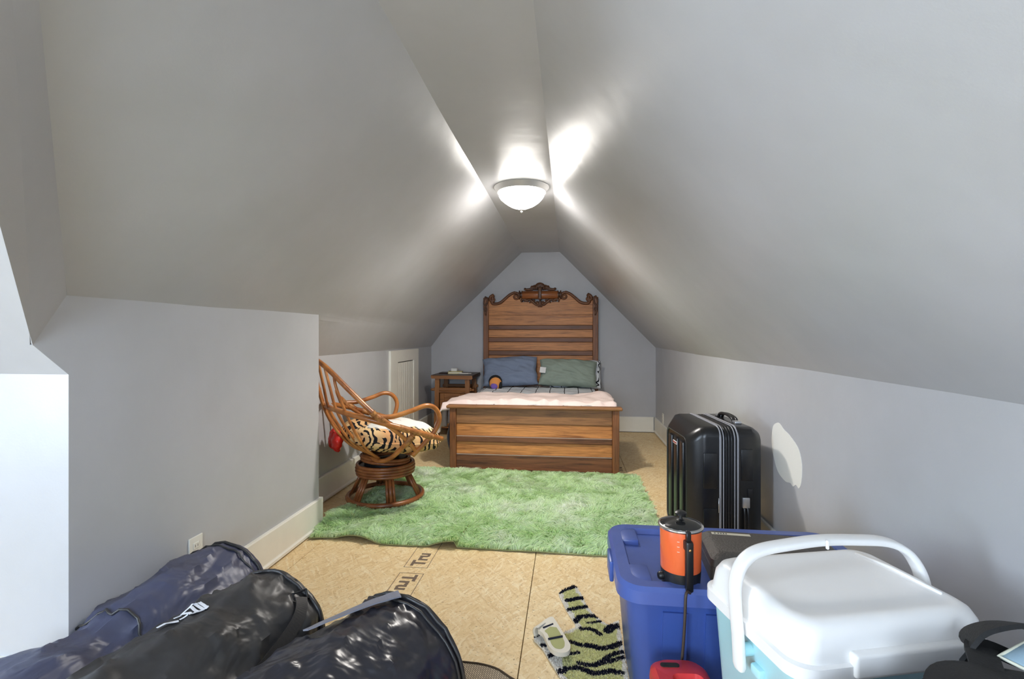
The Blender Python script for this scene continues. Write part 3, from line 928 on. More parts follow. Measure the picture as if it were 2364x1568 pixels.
# ================================================================== RATTAN SWIVEL CHAIR
RAT = Mat('varnished_rattan', hexc(150, 88, 40), 0.28, spec=0.5)
v = RAT.coord()
RAT.color(RAT.ramp(RAT.noise(v, 7, 5, 0.6), [(0.28, hexc(124, 68, 32)), (0.5, hexc(178, 112, 56)), (0.75, hexc(206, 144, 80))]))
RAT.bump(RAT.noise(v, 30, 3), 0.1, 0.004); RAT = RAT.m
RATD = Mat('dark_rattan', hexc(112, 60, 30), 0.3, spec=0.5)
v = RATD.coord()
RATD.color(RATD.ramp(RATD.noise(v, 9, 5, 0.6), [(0.28, hexc(86, 46, 26)), (0.5, hexc(134, 78, 42)), (0.75, hexc(168, 108, 60))])); RATD = RATD.m
WRAP = Mat('rattan_binding', hexc(176, 118, 62), 0.4)
v = WRAP.coord()
WRAP.color(WRAP.ramp(WRAP.noise(v, 40, 3), [(0.3, hexc(128, 76, 36)), (0.7, hexc(196, 140, 80))])); WRAP = WRAP.m

ch = thing('rattan_chair', 'brown rattan swivel chair with curved arms on the edge of the green rug', 'chair', (-1.32, 3.45, 0.0), math.radians(39.5))
# local: x forwards, y to the far side
obj('base_ring', ring(0, 0, 0.040, 0.262, 0.018, 56, 10), RATD, ch, 1)
for k in range(6):
    a = k * PI / 3 + 0.35
    d = Vector((math.cos(a), math.sin(a), 0)); nrm = Vector((-d.y, d.x, 0))
    sp_ = [tube([d * 0.168 + nrm * o + Vector((0, 0, 0.205)), d * 0.248 + nrm * o * 1.15 + Vector((0, 0, 0.048))], 0.0135 if o == 0 else 0.010, 8) for o in (-0.021, 0, 0.021)]
    obj('spoke', join(*sp_), RATD, ch, 1)
for z, R in ((0.208, 0.196), (0.228, 0.200), (0.248, 0.200), (0.268, 0.197)):
    obj('stack_ring', ring(0, 0, z, R, 0.0125, 48, 8), RATD, ch, 1)
obj('swivel_plate', lathe([(0.185, 0.20), (0.185, 0.262), (0.15, 0.266), (0.15, 0.315), (0.0, 0.316)], 32, True, False), BLACKPL, ch, 40)
tl = Matrix.Rotation(math.radians(6), 4, 'Y')
for z, R in ((0.292, 0.166), (0.314, 0.170)):
    obj('seat_ring', ring(0, 0, z, R, 0.012, 44, 8, tl), RATD, ch, 1)
# back arch
arch = catmull([(-0.10, -0.415, 0.615), (-0.20, -0.40, 0.685), (-0.33, -0.325, 0.83), (-0.44, -0.235, 0.965), (-0.485, -0.13, 1.02), (-0.495, 0, 1.035), (-0.485, 0.13, 1.02), (-0.44, 0.235, 0.965), (-0.33, 0.325, 0.83), (-0.20, 0.40, 0.685), (-0.10, 0.415, 0.615)], 8)
obj('back_arch', tube(arch, 0.0165, 10), RAT, ch, 1)
# hoop around the back, open at the front
hoop = catmull([(0.265, -0.395, 0.478), (0.12, -0.425, 0.535), (-0.10, -0.42, 0.612), (-0.26, -0.36, 0.665), (-0.37, -0.24, 0.70), (-0.415, 0, 0.712), (-0.37, 0.24, 0.70), (-0.26, 0.36, 0.665), (-0.10, 0.42, 0.612), (0.12, 0.425, 0.535), (0.265, 0.395, 0.478)], 8)
obj('hoop', tube(hoop, 0.0175, 10), RAT, ch, 1)
for l in (-0.27, -0.18, -0.09, 0.0, 0.09, 0.18, 0.27):
    t = abs(l) / 0.27
    zt = 1.03 - 0.09 * t ** 2; ft = -0.49 + 0.07 * t ** 2
    p = catmull([(ft, l * 0.9, zt), (-0.47 + 0.06 * t, l * 0.98, 0.86), (-0.428 + 0.075 * t ** 1.5, l * 1.0, 0.70), (-0.35 + 0.07 * t, l * 0.95, 0.545), (-0.24 + 0.05 * t, l * 0.8, 0.42), (-0.10, l * 0.62, 0.345)], 6)
    obj('spindle', tube(p, 0.0095, 8), RAT, ch, 1)
for s in (-1, 1):
    arm = catmull([(-0.20, s * 0.40, 0.672), (-0.09, s * 0.412, 0.668), (0.03, s * 0.42, 0.695), (0.13, s * 0.425, 0.722), (0.20, s * 0.42, 0.700), (0.235, s * 0.415, 0.635), (0.215, s * 0.405, 0.555), (0.15, s * 0.375, 0.465), (0.075, s * 0.335, 0.378)], 8)
    obj('arm', tube(arm, 0.0165, 10), RAT, ch, 1)
    br = catmull([(-0.20, s * 0.395, 0.665), (-0.08, s * 0.40, 0.58), (0.03, s * 0.375, 0.48), (0.10, s * 0.345, 0.40)], 6)
    obj('brace', tube(br, 0.014, 8), RAT, ch, 1)
    lo_ = catmull([(0.06, s * 0.415, 0.545), (0.0, s * 0.375, 0.46), (-0.06, s * 0.30, 0.375), (-0.10, s * 0.20, 0.335), (-0.13, s * 0.08, 0.335)], 6)
    obj('seat_rail', tube(lo_, 0.016, 8), RAT, ch, 1)
    for c, d in (((-0.20, s * 0.40, 0.68), (-0.55, 0, 0.62)), ((-0.15, s * 0.408, 0.645), (0.6, 0, -0.45)), ((-0.02, s * 0.425, 0.582), (0.9, 0, -0.33)), ((0.06, s * 0.424, 0.552), (0.9, 0, -0.3)), ((0.15, s * 0.421, 0.52), (0.9, 0, -0.33)), ((0.03, s * 0.395, 0.50), (0.6, s * 0.4, 0.8))):
        c = Vector(c); d = Vector(d).normalized()
        coil = [c + d * (0.030 * (2 * k / 7 - 1)) for k in range(8)]
        obj('binding', join(tube([c - d * 0.031, c + d * 0.031], 0.0200, 10), *[tube([q - d * 0.003, q + d * 0.003], 0.0218, 10) for q in coil]), WRAP, ch, 40)
# joining cross member below the seat
obj('seat_crossbar', join(tube(catmull([(-0.13, -0.09, 0.335), (-0.16, 0, 0.335), (-0.13, 0.09, 0.335)], 5), 0.014, 8), tube([(0.085, -0.335, 0.385), (0.10, 0, 0.335), (0.085, 0.335, 0.385)], 0.012, 8), tube([(-0.15, 0, 0.333), (0.1, 0, 0.333)], 0.014, 8)), RATD, ch, 1)

# tiger cushion
tg = Mat('tiger_fabric', hexc(226, 178, 120), 0.8, spec=0.2)
v = tg.coord((1, 1, 1))
dn = tg.n.new('ShaderNodeTexNoise'); dn.inputs['Scale'].default_value = 5.5; dn.inputs['Detail'].default_value = 3; tg.l.new(v, dn.inputs['Vector'])
da = tg.n.new('ShaderNodeVectorMath'); da.operation = 'MULTIPLY_ADD'; tg.l.new(dn.outputs['Color'], da.inputs[0]); da.inputs[1].default_value = (0.16, 0.16, 0.16); tg.l.new(v, da.inputs[2])
wv = tg.n.new('ShaderNodeTexWave'); wv.inputs['Scale'].default_value = 8.5; wv.inputs['Distortion'].default_value = 3.5; wv.inputs['Detail'].default_value = 2; wv.inputs['Detail Scale'].default_value = 1.5
tg.l.new(da.outputs[0], wv.inputs['Vector'])
brk = tg.noise(v, 9, 2)
stripe = tg.math('MULTIPLY', tg.math('GREATER_THAN', wv.outputs['Fac'], 0.62), tg.math('GREATER_THAN', brk, 0.42))
tan = tg.ramp(tg.noise(v, 6, 2), [(0.35, hexc(214, 160, 108)), (0.65, hexc(238, 206, 150))])
at = tg.n.new('ShaderNodeAttribute'); at.attribute_name = 'white_patch'
pat = tg.mix(stripe, tan, (0.012, 0.011, 0.014, 1))
tg.color(tg.mix(at.outputs['Fac'], pat, hexc(226, 226, 220)))
tg.bump(tg.noise(v, 14, 3), 0.3, 0.015)
def cush(u, v):
    a = 2 * PI * u; b = PI * (0.002 + 0.996 * v)
    ca, sa = math.cos(a), math.sin(a)
    q = (abs(ca) ** 3 + abs(sa) ** 3) ** (-1 / 3)
    s = math.sin(b) ** 0.62
    x = 0.325 * q * ca * s; y = 0.335 * q * sa * s
    z = -0.105 * math.copysign(abs(math.cos(b)) ** 0.75, math.cos(b))
    r2 = (x * x + y * y) / 0.1
    if z > 0:
        z += 0.022 * nz(x * 5 + 1, y * 5, 3) + 0.03 * math.exp(-((x - 0.12) ** 2 + (y + 0.05) ** 2) / 0.02)
    else:
        z *= 1.0 - 0.25 * min(1, r2)
    z += 0.012 * nz(x * 11, y * 11, z * 9)
    z += -0.14 * x
    return (x, y, z)
cu = thing('tiger_cushion', 'plump tiger striped cushion with white patches on the rattan chair', 'cushion', (-1.290, 3.475, 0.462), math.radians(39.5))
me = mesh('cushion', gridf(cush, 72, 40, True), tg.m, 1)
att = me.attributes.new('white_patch', 'FLOAT', 'POINT')
for i, vv in enumerate(me.vertices):
    x, y, z = vv.co
    e = nz(x * 14, y * 14, 2) * 0.22
    k = min(((x + 0.07) / 0.15) ** 2 + ((y + 0.17) / 0.12) ** 2, ((x - 0.16) / 0.12) ** 2 + ((y + 0.03) / 0.20) ** 2) + e
    att.data[i].value = 1.0 if (k < 1 and z > -0.03 - 0.14 * x) else 0.0
obj('cushion', me, None, cu)
obj('seam', tube([(p[0] * 1.004, p[1] * 1.004, p[2]) for p in [cush(i / 72, 0.5) for i in range(72)]], 0.004, 6, True), tg.m, cu, 1)
# red satin bow behind
RED = Mat('red_satin', hexc(196, 32, 24), 0.3, spec=0.5); RED.bump(RED.noise(RED.coord((1, 3, 1)), 20, 2), 0.4, 0.01); RED = RED.m
rb = thing('satin_bow', 'shiny red satin bow poking out behind the rattan chair', 'bow', (-1.63, 3.300, 0.455), math.radians(39.5))
def lobe(sx):
    V, F = ell(0, 0, 0, 0.052, 0.045, 0.062, 18, 12)
    return [(x * 0.7 * (1 + 0.5 * nz(z * 45, y * 30, sx)), y * (1.15 - 6 * abs(z) * 0.6) + sx * 0.05, z * (1.1 + 0.45 * nz(y * 40, x * 20, 3))) for x, y, z in V], F
obj('loop', lobe(-1), RED, rb, 1)
obj('loop', lobe(1), RED, rb, 1)
obj('knot', ell(0.03, 0, 0, 0.03, 0.02, 0.02), RED, rb, 1)

# ================================================================== GREEN SHAG RUG
RX0, RX1, RY0, RY1 = -1.50, 0.575, 2.715, 4.225
def rug_base(x, y):
    """edge shift and height of the rug"""
    dl = max(0, 1 - (x - RX0) / 0.75) ; df = max(0, 1 - (y - RY0) / 0.35)
    w = df * (0.030 * max(0, math.sin((x + 1.36) * 11)) * (1 if x < -0.62 else 0)) + 0.006 * nz(x * 3, y * 3)
    lump = 0.045 * math.exp(-((x + 1.46) / 0.10) ** 2 - ((y - 3.05) / 0.16) ** 2)
    return 0.004 + max(0, w) + lump
def rug_xy(u, v):
    x = RX0 + (RX1 - RX0) * u; y = RY0 + (RY1 - RY0) * v
    x += 0.05 * (v - 0.1) * 0.5 * (1 - u) - 0.05 * (1 - u) ** 4 * math.exp(-((v - 0.25) / 0.15) ** 2)
    y += (0.035 * math.sin(u * 17) * (1 - v) ** 3) * max(0, 1 - u / 0.45) - 0.035 * u * (1 - v)
    return x, y
rug = thing('shag_rug', 'mint green shag rug on the bare board floor before the bed', 'rug', (-0.46, 3.48, 0))
def rf(u, v):
    x, y = rug_xy(u, v)
    return (x + 0.46, y - 3.48, rug_base(x, y))
BACKING = simple('rug_backing', hexc(150, 158, 110), 0.9)
obj('backing', thicken(gridf(rf, 120, 80), 120, 80, (0, 0, 0.006)), BACKING, rug)
PILE = Mat('green_pile', hexc(150, 190, 130), 0.75, spec=0.25)
v = PILE.coord()
pa = PILE.n.new('ShaderNodeAttribute'); pa.attribute_name = 'dye'
PILE.color(PILE.mix(1.0, PILE.ramp(PILE.noise(v, 3.0, 5, 0.65), [(0.30, hexc(212, 238, 182)), (0.5, hexc(232, 250, 216)), (0.72, hexc(250, 255, 246))]), pa.outputs['Color'], 'MULTIPLY'))
translucent(PILE, 0.5); PILE = PILE.m


def fur(name, pts, hgt, dirs, length, width, mat, parent, colors=None, attr=None):
    """pts (n,2), hgt (n,), dirs (n,3) bend direction, one bent blade of 3 quads each"""
    n = len(pts)
    base = np.concatenate([pts, hgt[:, None]], 1)
    ang = rng.uniform(0, 2 * np.pi, n)
    side = np.stack([np.cos(ang), np.sin(ang), np.zeros(n)], 1) * (width * rng.uniform(0.7, 1.3, n))[:, None]
    L = (length * rng.uniform(0.65, 1.15, n))[:, None]
    up = np.array([[0, 0, 1.0]])
    ps = []
    for t, w in ((0, 1.0), (0.45, 0.9), (0.8, 0.6), (1.0, 0.08)):
        c = base + up * L * (t - 0.42 * t * t) + dirs * L * (t * t * 0.85)
        ps += [c - side * w, c + side * w]
    V = np.stack(ps, 1).reshape(-1, 3)
    o = (np.arange(n) * 8)[:, None]
    q = np.concatenate([o + np.array([[0, 1, 3, 2]]), o + np.array([[2, 3, 5, 4]]), o + np.array([[4, 5, 7, 6]])], 1).reshape(-1, 4)
    me = bpy.data.meshes.new(name)
    me.vertices.add(len(V)); me.vertices.foreach_set('co', V.ravel())
    me.loops.add(q.size); me.loops.foreach_set('vertex_index', q.ravel().astype(np.int32))
    me.polygons.add(len(q)); me.polygons.foreach_set('loop_start', np.arange(0, q.size, 4, dtype=np.int32))
    me.polygons.foreach_set('use_smooth', np.ones(len(q), dtype=bool))
    me.update(calc_edges=True)
    me.materials.append(mat)
    if colors is not None:
        a = me.color_attributes.new('dye', 'FLOAT_COLOR', 'POINT')
        a.data.foreach_set('color', np.repeat(colors, 8, axis=0).ravel())
    ob = obj(name, me, None, parent)
    ob['kind'] = 'stuff'
    return ob


N = 105000
uu, vv = rng.uniform(0.0, 1.0, N), rng.uniform(0.0, 1.0, N)
pts = np.zeros((N, 2)); hg = np.zeros(N); dd = np.zeros((N, 3))
for i in range(N):
    x, y = rug_xy(uu[i], vv[i])
    pts[i] = (x + 0.46, y - 3.48)
    hg[i] = rug_base(x, y) + 0.006
    a = 5.0 * nz(x * 2.2, y * 2.2, 5) + 4.5 * nz(x * 11, y * 11, 8)
    k = 0.7 + 0.9 * nz(x * 22, y * 22, 2)
    dd[i] = (math.cos(a) * k, math.sin(a) * k, -0.05)
sh_ = rng.uniform(0.84, 1.12, N)
shade = np.stack([sh_, sh_, sh_ * rng.uniform(0.9, 1.05, N), np.ones(N)], 1)
inside = np.ones(N, dtype=bool)
fur('pile', pts, hg, dd, 0.044, 0.0028, PILE, rug, shade)

# ================================================================== TIGER RUG
tz = [(-0.044, 2.266), (-0.03, 2.30), (0.027, 2.354), (0.040, 2.335), (0.07, 2.231), (0.082, 2.173), (0.113, 2.111), (0.138, 2.07), (0.165, 2.045), (0.207, 2.083), (0.207, 1.95), (0.207, 1.80), (0.207, 1.60), (0.19, 1.53), (0.02, 1.60), (-0.025, 1.713), (-0.067, 1.802), (-0.10, 1.874), (-0.133, 1.919), (-0.136, 1.957), (-0.105, 1.985), (-0.055, 1.975), (-0.019, 1.975), (0.031, 2.016), (0.026, 2.048), (-0.009, 2.142)]
stripes = [([(-0.04, 2.281), (-0.007, 2.314), (0.033, 2.34)], .012), ([(-0.003, 2.211), (0.032, 2.229), (0.064, 2.241)], .011), ([(0.002, 2.138), (0.036, 2.152), (0.082, 2.173)], .010),
 ([(0.029, 2.053), (0.049, 2.089), (0.091, 2.103), (0.115, 2.101)], .011), ([(0.078, 2.049), (0.102, 2.052), (0.135, 2.07)], .006), ([(0.052, 2.005), (0.086, 2.009), (0.107, 1.998), (0.124, 1.978)], .009),
 ([(0.157, 2.004), (0.175, 2.033), (0.204, 2.041)], .015), ([(0.007, 1.915), (0.027, 1.909), (0.047, 1.899)], .009), ([(0.069, 1.901), (0.094, 1.896), (0.13, 1.889), (0.163, 1.9), (0.198, 1.928)], .011),
 ([(-0.008, 1.838), (0.012, 1.846), (0.036, 1.853)], .007), ([(0.04, 1.796), (0.065, 1.788), (0.096, 1.791), (0.125, 1.816), (0.149, 1.845), (0.177, 1.867), (0.203, 1.877)], .009),
 ([(0.10, 1.795), (0.125, 1.805), (0.149, 1.815), (0.179, 1.833), (0.202, 1.847)], .008), ([(-0.035, 1.742), (-0.017, 1.747), (-0.007, 1.759), (0.03, 1.77), (0.06, 1.759), (0.087, 1.746), (0.121, 1.756), (0.152, 1.767), (0.185, 1.76)], .010),
 ([(-0.085, 1.81), (-0.054, 1.833)], .008), ([(-0.115, 1.882), (-0.083, 1.884)], .008), ([(-0.13, 1.937), (-0.112, 1.956)], .010), ([(0.05, 1.68), (0.12, 1.67), (0.2, 1.69)], .011)]
def inpoly(x, y, P):
    c = False
    for (x0, y0), (x1, y1) in zip(P, P[1:] + P[:1]):
        if (y0 > y) != (y1 > y) and x < (x1 - x0) * (y - y0) / (y1 - y0) + x0:
            c = not c
    return c
def dseg(x, y, a, b):
    dx, dy = b[0] - a[0], b[1] - a[1]
    t = max(0, min(1, ((x - a[0]) * dx + (y - a[1]) * dy) / (dx * dx + dy * dy)))
    return math.hypot(x - a[0] - t * dx, y - a[1] - t * dy)
tr_ = thing('tiger_rug', 'small olive tiger shaped rug with black stripes and folded paw', 'rug', (0.12, 1.92, 0))
CANVAS = simple('canvas_backing', hexc(226, 218, 200), 0.9)
obj('backing', prism([(x - 0.12, y - 1.92) for x, y in tz], 0.001, 0.007, 'z'), CANVAS, tr_)
pts, cl = [], []
while len(pts) < 26000:
    x, y = random.uniform(-0.14, 0.36), random.uniform(1.52, 2.36)
    if not inpoly(x, y, tz):
        continue
    e = min(dseg(x, y, a, b) for a, b in zip(tz, tz[1:] + tz[:1]))
    c = (0.80, 0.79, 0.42)
    if e < 0.017 + 0.012 * nz(x * 30, y * 30) or (x < -0.02 + 0.25 * (1.80 - y) and y < 1.99 and x < -0.02):
        c = (0.95, 0.92, 0.86)
    for P, w in stripes:
        if min(dseg(x, y, a, b) for a, b in zip(P, P[1:])) < w * 1.25 + 0.002 * nz(x * 90, y * 90):
            c = (0.012, 0.014, 0.03); break
    k = random.uniform(0.8, 1.2)
    pts.append((x - 0.12, y - 1.92)); cl.append((c[0] * k, c[1] * k, c[2] * k, 1))
pts = np.array(pts); cl = np.array(cl)
dy = Mat('dyed_wool', (0.5, 0.5, 0.5, 1), 0.9, spec=0.15)
dat = dy.n.new('ShaderNodeAttribute'); dat.attribute_name = 'dye'
dy.color(dat.outputs['Color']); translucent(dy, 0.3)
aa = rng.uniform(0, 2 * np.pi, len(pts))
fur('pile', pts, np.full(len(pts), 0.006), np.stack([np.cos(aa) * 0.35, np.sin(aa) * 0.35, aa * 0], 1), 0.013, 0.0016, dy.m, tr_, cl)
# the paw folded over
flap = [(-0.069, 1.997), (-0.05, 1.978), (-0.029, 1.936), (-0.008, 1.884), (0.007, 1.845), (0.004, 1.81), (-0.017, 1.793), (-0.048, 1.797), (-0.071, 1.825), (-0.084, 1.863), (-0.099, 1.903), (-0.118, 1.925), (-0.105, 1.965)]
fo = [(p[0], p[1]) for p in catmull([(x, y, 0) for x, y in flap], 4, True)]
V, F = prism([(x - 0.12, y - 1.92) for x, y in fo], 0.030, 0.046, 'z')
V = [(x, y, z + 0.012 * max(0, (y - 0.02) / 0.06)) for x, y, z in V]
fp_ = obj('folded_paw', (V, F), CANVAS, tr_, 40)
cx_, cy_ = -0.048 - 0.12, 1.882 - 1.92
V2, F2 = prism([(cx_ + (x - 0.12 - cx_) * 0.62, cy_ + (y - 1.92 - cy_) * 0.78) for x, y in fo], 0.040, 0.0472, 'z')
V2 = [(x, y, z + 0.012 * max(0, (y - 0.02) / 0.06)) for x, y, z in V2]
obj('paw_sole', (V2, F2), simple('olive_canvas', (0.42, 0.42, 0.18, 1), 0.9, bscale=120, bstr=0.4), fp_, 40)
for a, b in (((-0.075, 1.862), (-0.022, 1.885)), ((-0.098, 1.93), (-0.06, 1.955))):
    a = (a[0] - 0.12, a[1] - 1.92); b = (b[0] - 0.12, b[1] - 1.92)
    obj('paw_stripe', tube([(a[0], a[1], 0.049 + 0.012 * max(0, (a[1] - 0.02) / 0.06)), (b[0], b[1], 0.049 + 0.012 * max(0, (b[1] - 0.02) / 0.06))], 0.004, 6), simple('black_wool', (0.012, 0.014, 0.03, 1), 0.9), fp_)
def curl(u, v):
    a0 = Vector((-0.122 - 0.12, 1.925 - 1.92, 0)); a1 = Vector((-0.066 - 0.12, 2.002 - 1.92, 0))
    p = a0.lerp(a1, u); o = Vector((-0.012, 0.010, 0))
    t = v * PI
    return (p.x + o.x * math.sin(t) * 1.5, p.y + o.y * math.sin(t) * 1.5, 0.028 - 0.024 * math.cos(t))
obj('paw_bend', thicken(gridf(curl, 12, 12), 12, 12, (0.006, -0.005, 0)), CANVAS, tr_, 1)

# woven cloth peeping out by the bag
WEAVE = Mat('woven_taupe', hexc(168, 152, 124), 0.85)
v = WEAVE.coord((1, 1, 1), (0, 0, 0.8))
ck = WEAVE.n.new('ShaderNodeTexBrick'); ck.inputs['Scale'].default_value = 40; ck.inputs['Color1'].default_value = hexc(206, 188, 156); ck.inputs['Color2'].default_value = hexc(180, 162, 134); ck.inputs['Mortar'].default_value = hexc(112, 98, 84); ck.inputs['Mortar Size'].default_value = 0.06
WEAVE.l.new(v, ck.inputs['Vector']); WEAVE.color(ck.outputs['Color']); WEAVE = WEAVE.m
wc = thing('woven_cloth', 'taupe woven cloth lying on the floor by the front black bag', 'cloth', (-0.30, 1.66, 0))
outl = [(-0.42, 1.73), (-0.35, 1.757), (-0.262, 1.740), (-0.205, 1.700), (-0.155, 1.66), (-0.12, 1.57), (-0.22, 1.48), (-0.42, 1.50)]
oo = catmull([(x + 0.30, y - 1.66, 0) for x, y in outl], 4, True)
V, F = prism([(p.x, p.y) for p in oo], 0.001, 0.007, 'z')
obj('cloth', (V, F), WEAVE, wc)
obj('hem', tube([(p.x, p.y, 0.008) for p in oo], 0.004, 6, True), simple('dark_hem', hexc(70, 54, 36), 0.8), wc, 1)

# ================================================================== SUITCASE
SB = Mat('black_hard_shell', (0.010, 0.010, 0.011, 1), 0.30, spec=0.5)
v = SB.coord(); SB.bump(SB.noise(v, 220, 2), 0.10, 0.001); SB = SB.m
GREYP = simple('grey_piping', (0.30, 0.30, 0.32, 1), 0.35)
SILV = simple('satin_silver', (0.55, 0.55, 0.56, 1), 0.32, 0.8)
sc_ = thing('suitcase', 'large black hard shell suitcase standing upright against the right wall', 'suitcase', (0.775, 2.835, 0), math.radians(5))
hw, z0, z1 = 0.245, 0.055, 0.728
hh, zc = (z1 - z0) / 2, (z1 + z0) / 2
fs = obj('front_shell', loft([(-0.035, hw, hh, 0.05, 0, zc), (-0.10, hw, hh, 0.05, 0, zc), (-0.125, hw - 0.006, hh - 0.006, 0.05, 0, zc), (-0.175, hw - 0.055, hh - 0.055, 0.05, 0, zc), (-0.182, hw - 0.068, hh - 0.068, 0.045, 0, zc), (-0.176, hw - 0.078, hh - 0.078, 0.04, 0, zc)], 'x', 6), SB, sc_, 35)
bs_ = obj('back_shell', loft([(0.055, hw, hh, 0.05, 0, zc), (0.13, hw, hh, 0.05, 0, zc), (0.155, hw - 0.01, hh - 0.01, 0.06, 0, zc), (0.182, hw - 0.03, hh - 0.03, 0.05, 0, zc)], 'x', 6), SB, sc_, 35)
obj('zip_band', loft([(-0.036, hw - 0.006, hh - 0.006, 0.06, 0, zc), (0.056, hw - 0.006, hh - 0.006, 0.06, 0, zc)], 'x', 6), simple('black_zip_tape', (0.012, 0.012, 0.013, 1), 0.7), sc_, 35)
def loop_at(x, r, grow=0.0):
    return tube([(x, a, b + zc) for a, b in rrect(hw + grow, hh + grow, 0.065, 8)], r, 6, True)
for x, r in ((-0.034, 0.006), (-0.018, 0.003), (0.038, 0.003), (0.054, 0.005)):
    obj('piping', loop_at(x, r, 0.001), GREYP, sc_, 1)
for x in (-0.004, 0.010, 0.024):
    obj('zip_rib', loop_at(x, 0.005, -0.004), BLACKPL, sc_, 1)
# moulded side panels on the near side, ribs on the front
for nm, xa, xb, za, zb in (('f', -0.118, -0.050, 0.42, 0.60), ('f', -0.118, -0.050, 0.10, 0.32), ('b', 0.070, 0.128, 0.46, 0.62), ('b', 0.070, 0.128, 0.08, 0.16), ('b', 0.102, 0.128, 0.36, 0.42)):
    p = fs if nm == 'f' else bs_
    obj('moulded_panel', rbox(xa, xb, -hw - 0.0035, -hw + 0.01, za, zb, 0.0034, 2), SB, p, 40)
for y in (-0.10, 0.0, 0.10):
    obj('front_rib', rbox(-0.186, -0.170, y - 0.028, y + 0.028, z0 + 0.10, z1 - 0.10, 0.006, 2), SB, fs, 40)
obj('front_frame', tube([(-0.179, a, b + zc) for a, b in rrect(hw - 0.072, hh - 0.072, 0.045, 6)], 0.003, 6, True), simple('shell_edge', (0.06, 0.062, 0.065, 1), 0.3), fs, 1)
bd = obj('badge', rbox(-0.1885, -0.183, -0.032, 0.032, z1 - 0.135, z1 - 0.118, 0.001, 1), simple('badge_white', hexc(205, 200, 198), 0.4), fs)
obj('badge_mark', box(-0.1893, -0.1884, -0.030, 0.030, z1 - 0.130, z1 - 0.123), simple('badge_red', hexc(150, 40, 34), 0.4), bd)
# handles
def loop_handle(name, c, axis, L, parent, out):
    t = obj(name, c, SB, parent, 1)
    return t
zt = z1
obj('top_handle', join(tube(catmull([(0.092, -0.105, zt), (0.092, -0.075, zt + 0.022), (0.092, 0, zt + 0.03), (0.092, 0.075, zt + 0.022), (0.092, 0.105, zt)], 6), 0.0085, 8), tube(catmull([(0.112, -0.105, zt), (0.112, -0.075, zt + 0.02), (0.112, 0, zt + 0.027), (0.112, 0.075, zt + 0.02), (0.112, 0.105, zt)], 6), 0.0085, 8)), SB, sc_, 1)
for y in (-0.118, 0.118):
    obj('handle_mount', rbox(0.084, 0.120, y - 0.022, y + 0.022, zt - 0.002, zt + 0.014, 0.005, 2), SILV, sc_, 40)
sd = -hw
obj('side_handle', join(*[tube(catmull([(x, sd, 0.345), (x, sd - 0.014, 0.30), (x, sd - 0.018, 0.24), (x, sd - 0.014, 0.18), (x, sd, 0.14)], 6), 0.006, 8) for x in (0.083, 0.100)]), SB, sc_, 1)
obj('handle_mount', rbox(0.074, 0.110, sd - 0.012, sd + 0.002, 0.325, 0.378, 0.004, 2), SILV, sc_, 40)
obj('handle_mount', rbox(0.074, 0.110, sd - 0.012, sd + 0.002, 0.100, 0.145, 0.004, 2), SILV, sc_, 40)
obj('zip_pull', rbox(-0.046, -0.040, sd - 0.010, sd - 0.004, 0.30, 0.375, 0.002, 1), SILV, sc_, 40)
for x in (-0.11, 0.11):
    for y in (-0.17, 0.17):
        w = obj('wheel', xf(lathe([(0.018, -0.012), (0.026, -0.008), (0.026, 0.008), (0.018, 0.012)], 18), Matrix.Translation((x, y, 0.027)) @ Matrix.Rotation(PI / 2, 4, 'X')), BLACKPL, sc_, 40)
        obj('fork', rbox(x - 0.016, x + 0.016, y - 0.018, y + 0.018, 0.040, 0.07, 0.004, 1), BLACKPL, w)

# ================================================================== BLUE STORAGE TOTES
def plastic(name, c, rough=0.35, wear=0.05):
    m = Mat(name, c, rough, spec=0.5)
    v = m.coord()
    m.color(m.ramp(m.noise(v, 5, 5), [(0.3, tuple(x * (1 - wear) for x in c[:3])), (0.7, tuple(min(1, x * (1 + wear)) for x in c[:3]))]))
    m.rough(m.math('ADD', m.math('MULTIPLY', m.noise(v, 14, 4), 0.25), rough - 0.12))
    m.bump(m.noise(v, 90, 2), 0.05, 0.002)
    return m.m
BLUEB = plastic('blue_plastic', (0.045, 0.095, 0.34, 1), 0.36, 0.08)
BLUEL = plastic('blue_lid_plastic', (0.07, 0.115, 0.36, 1), 0.34, 0.08)
TX0, TX1, TY0, TY1, TH = 0.150, 0.975, 1.485, 1.985, 0.452


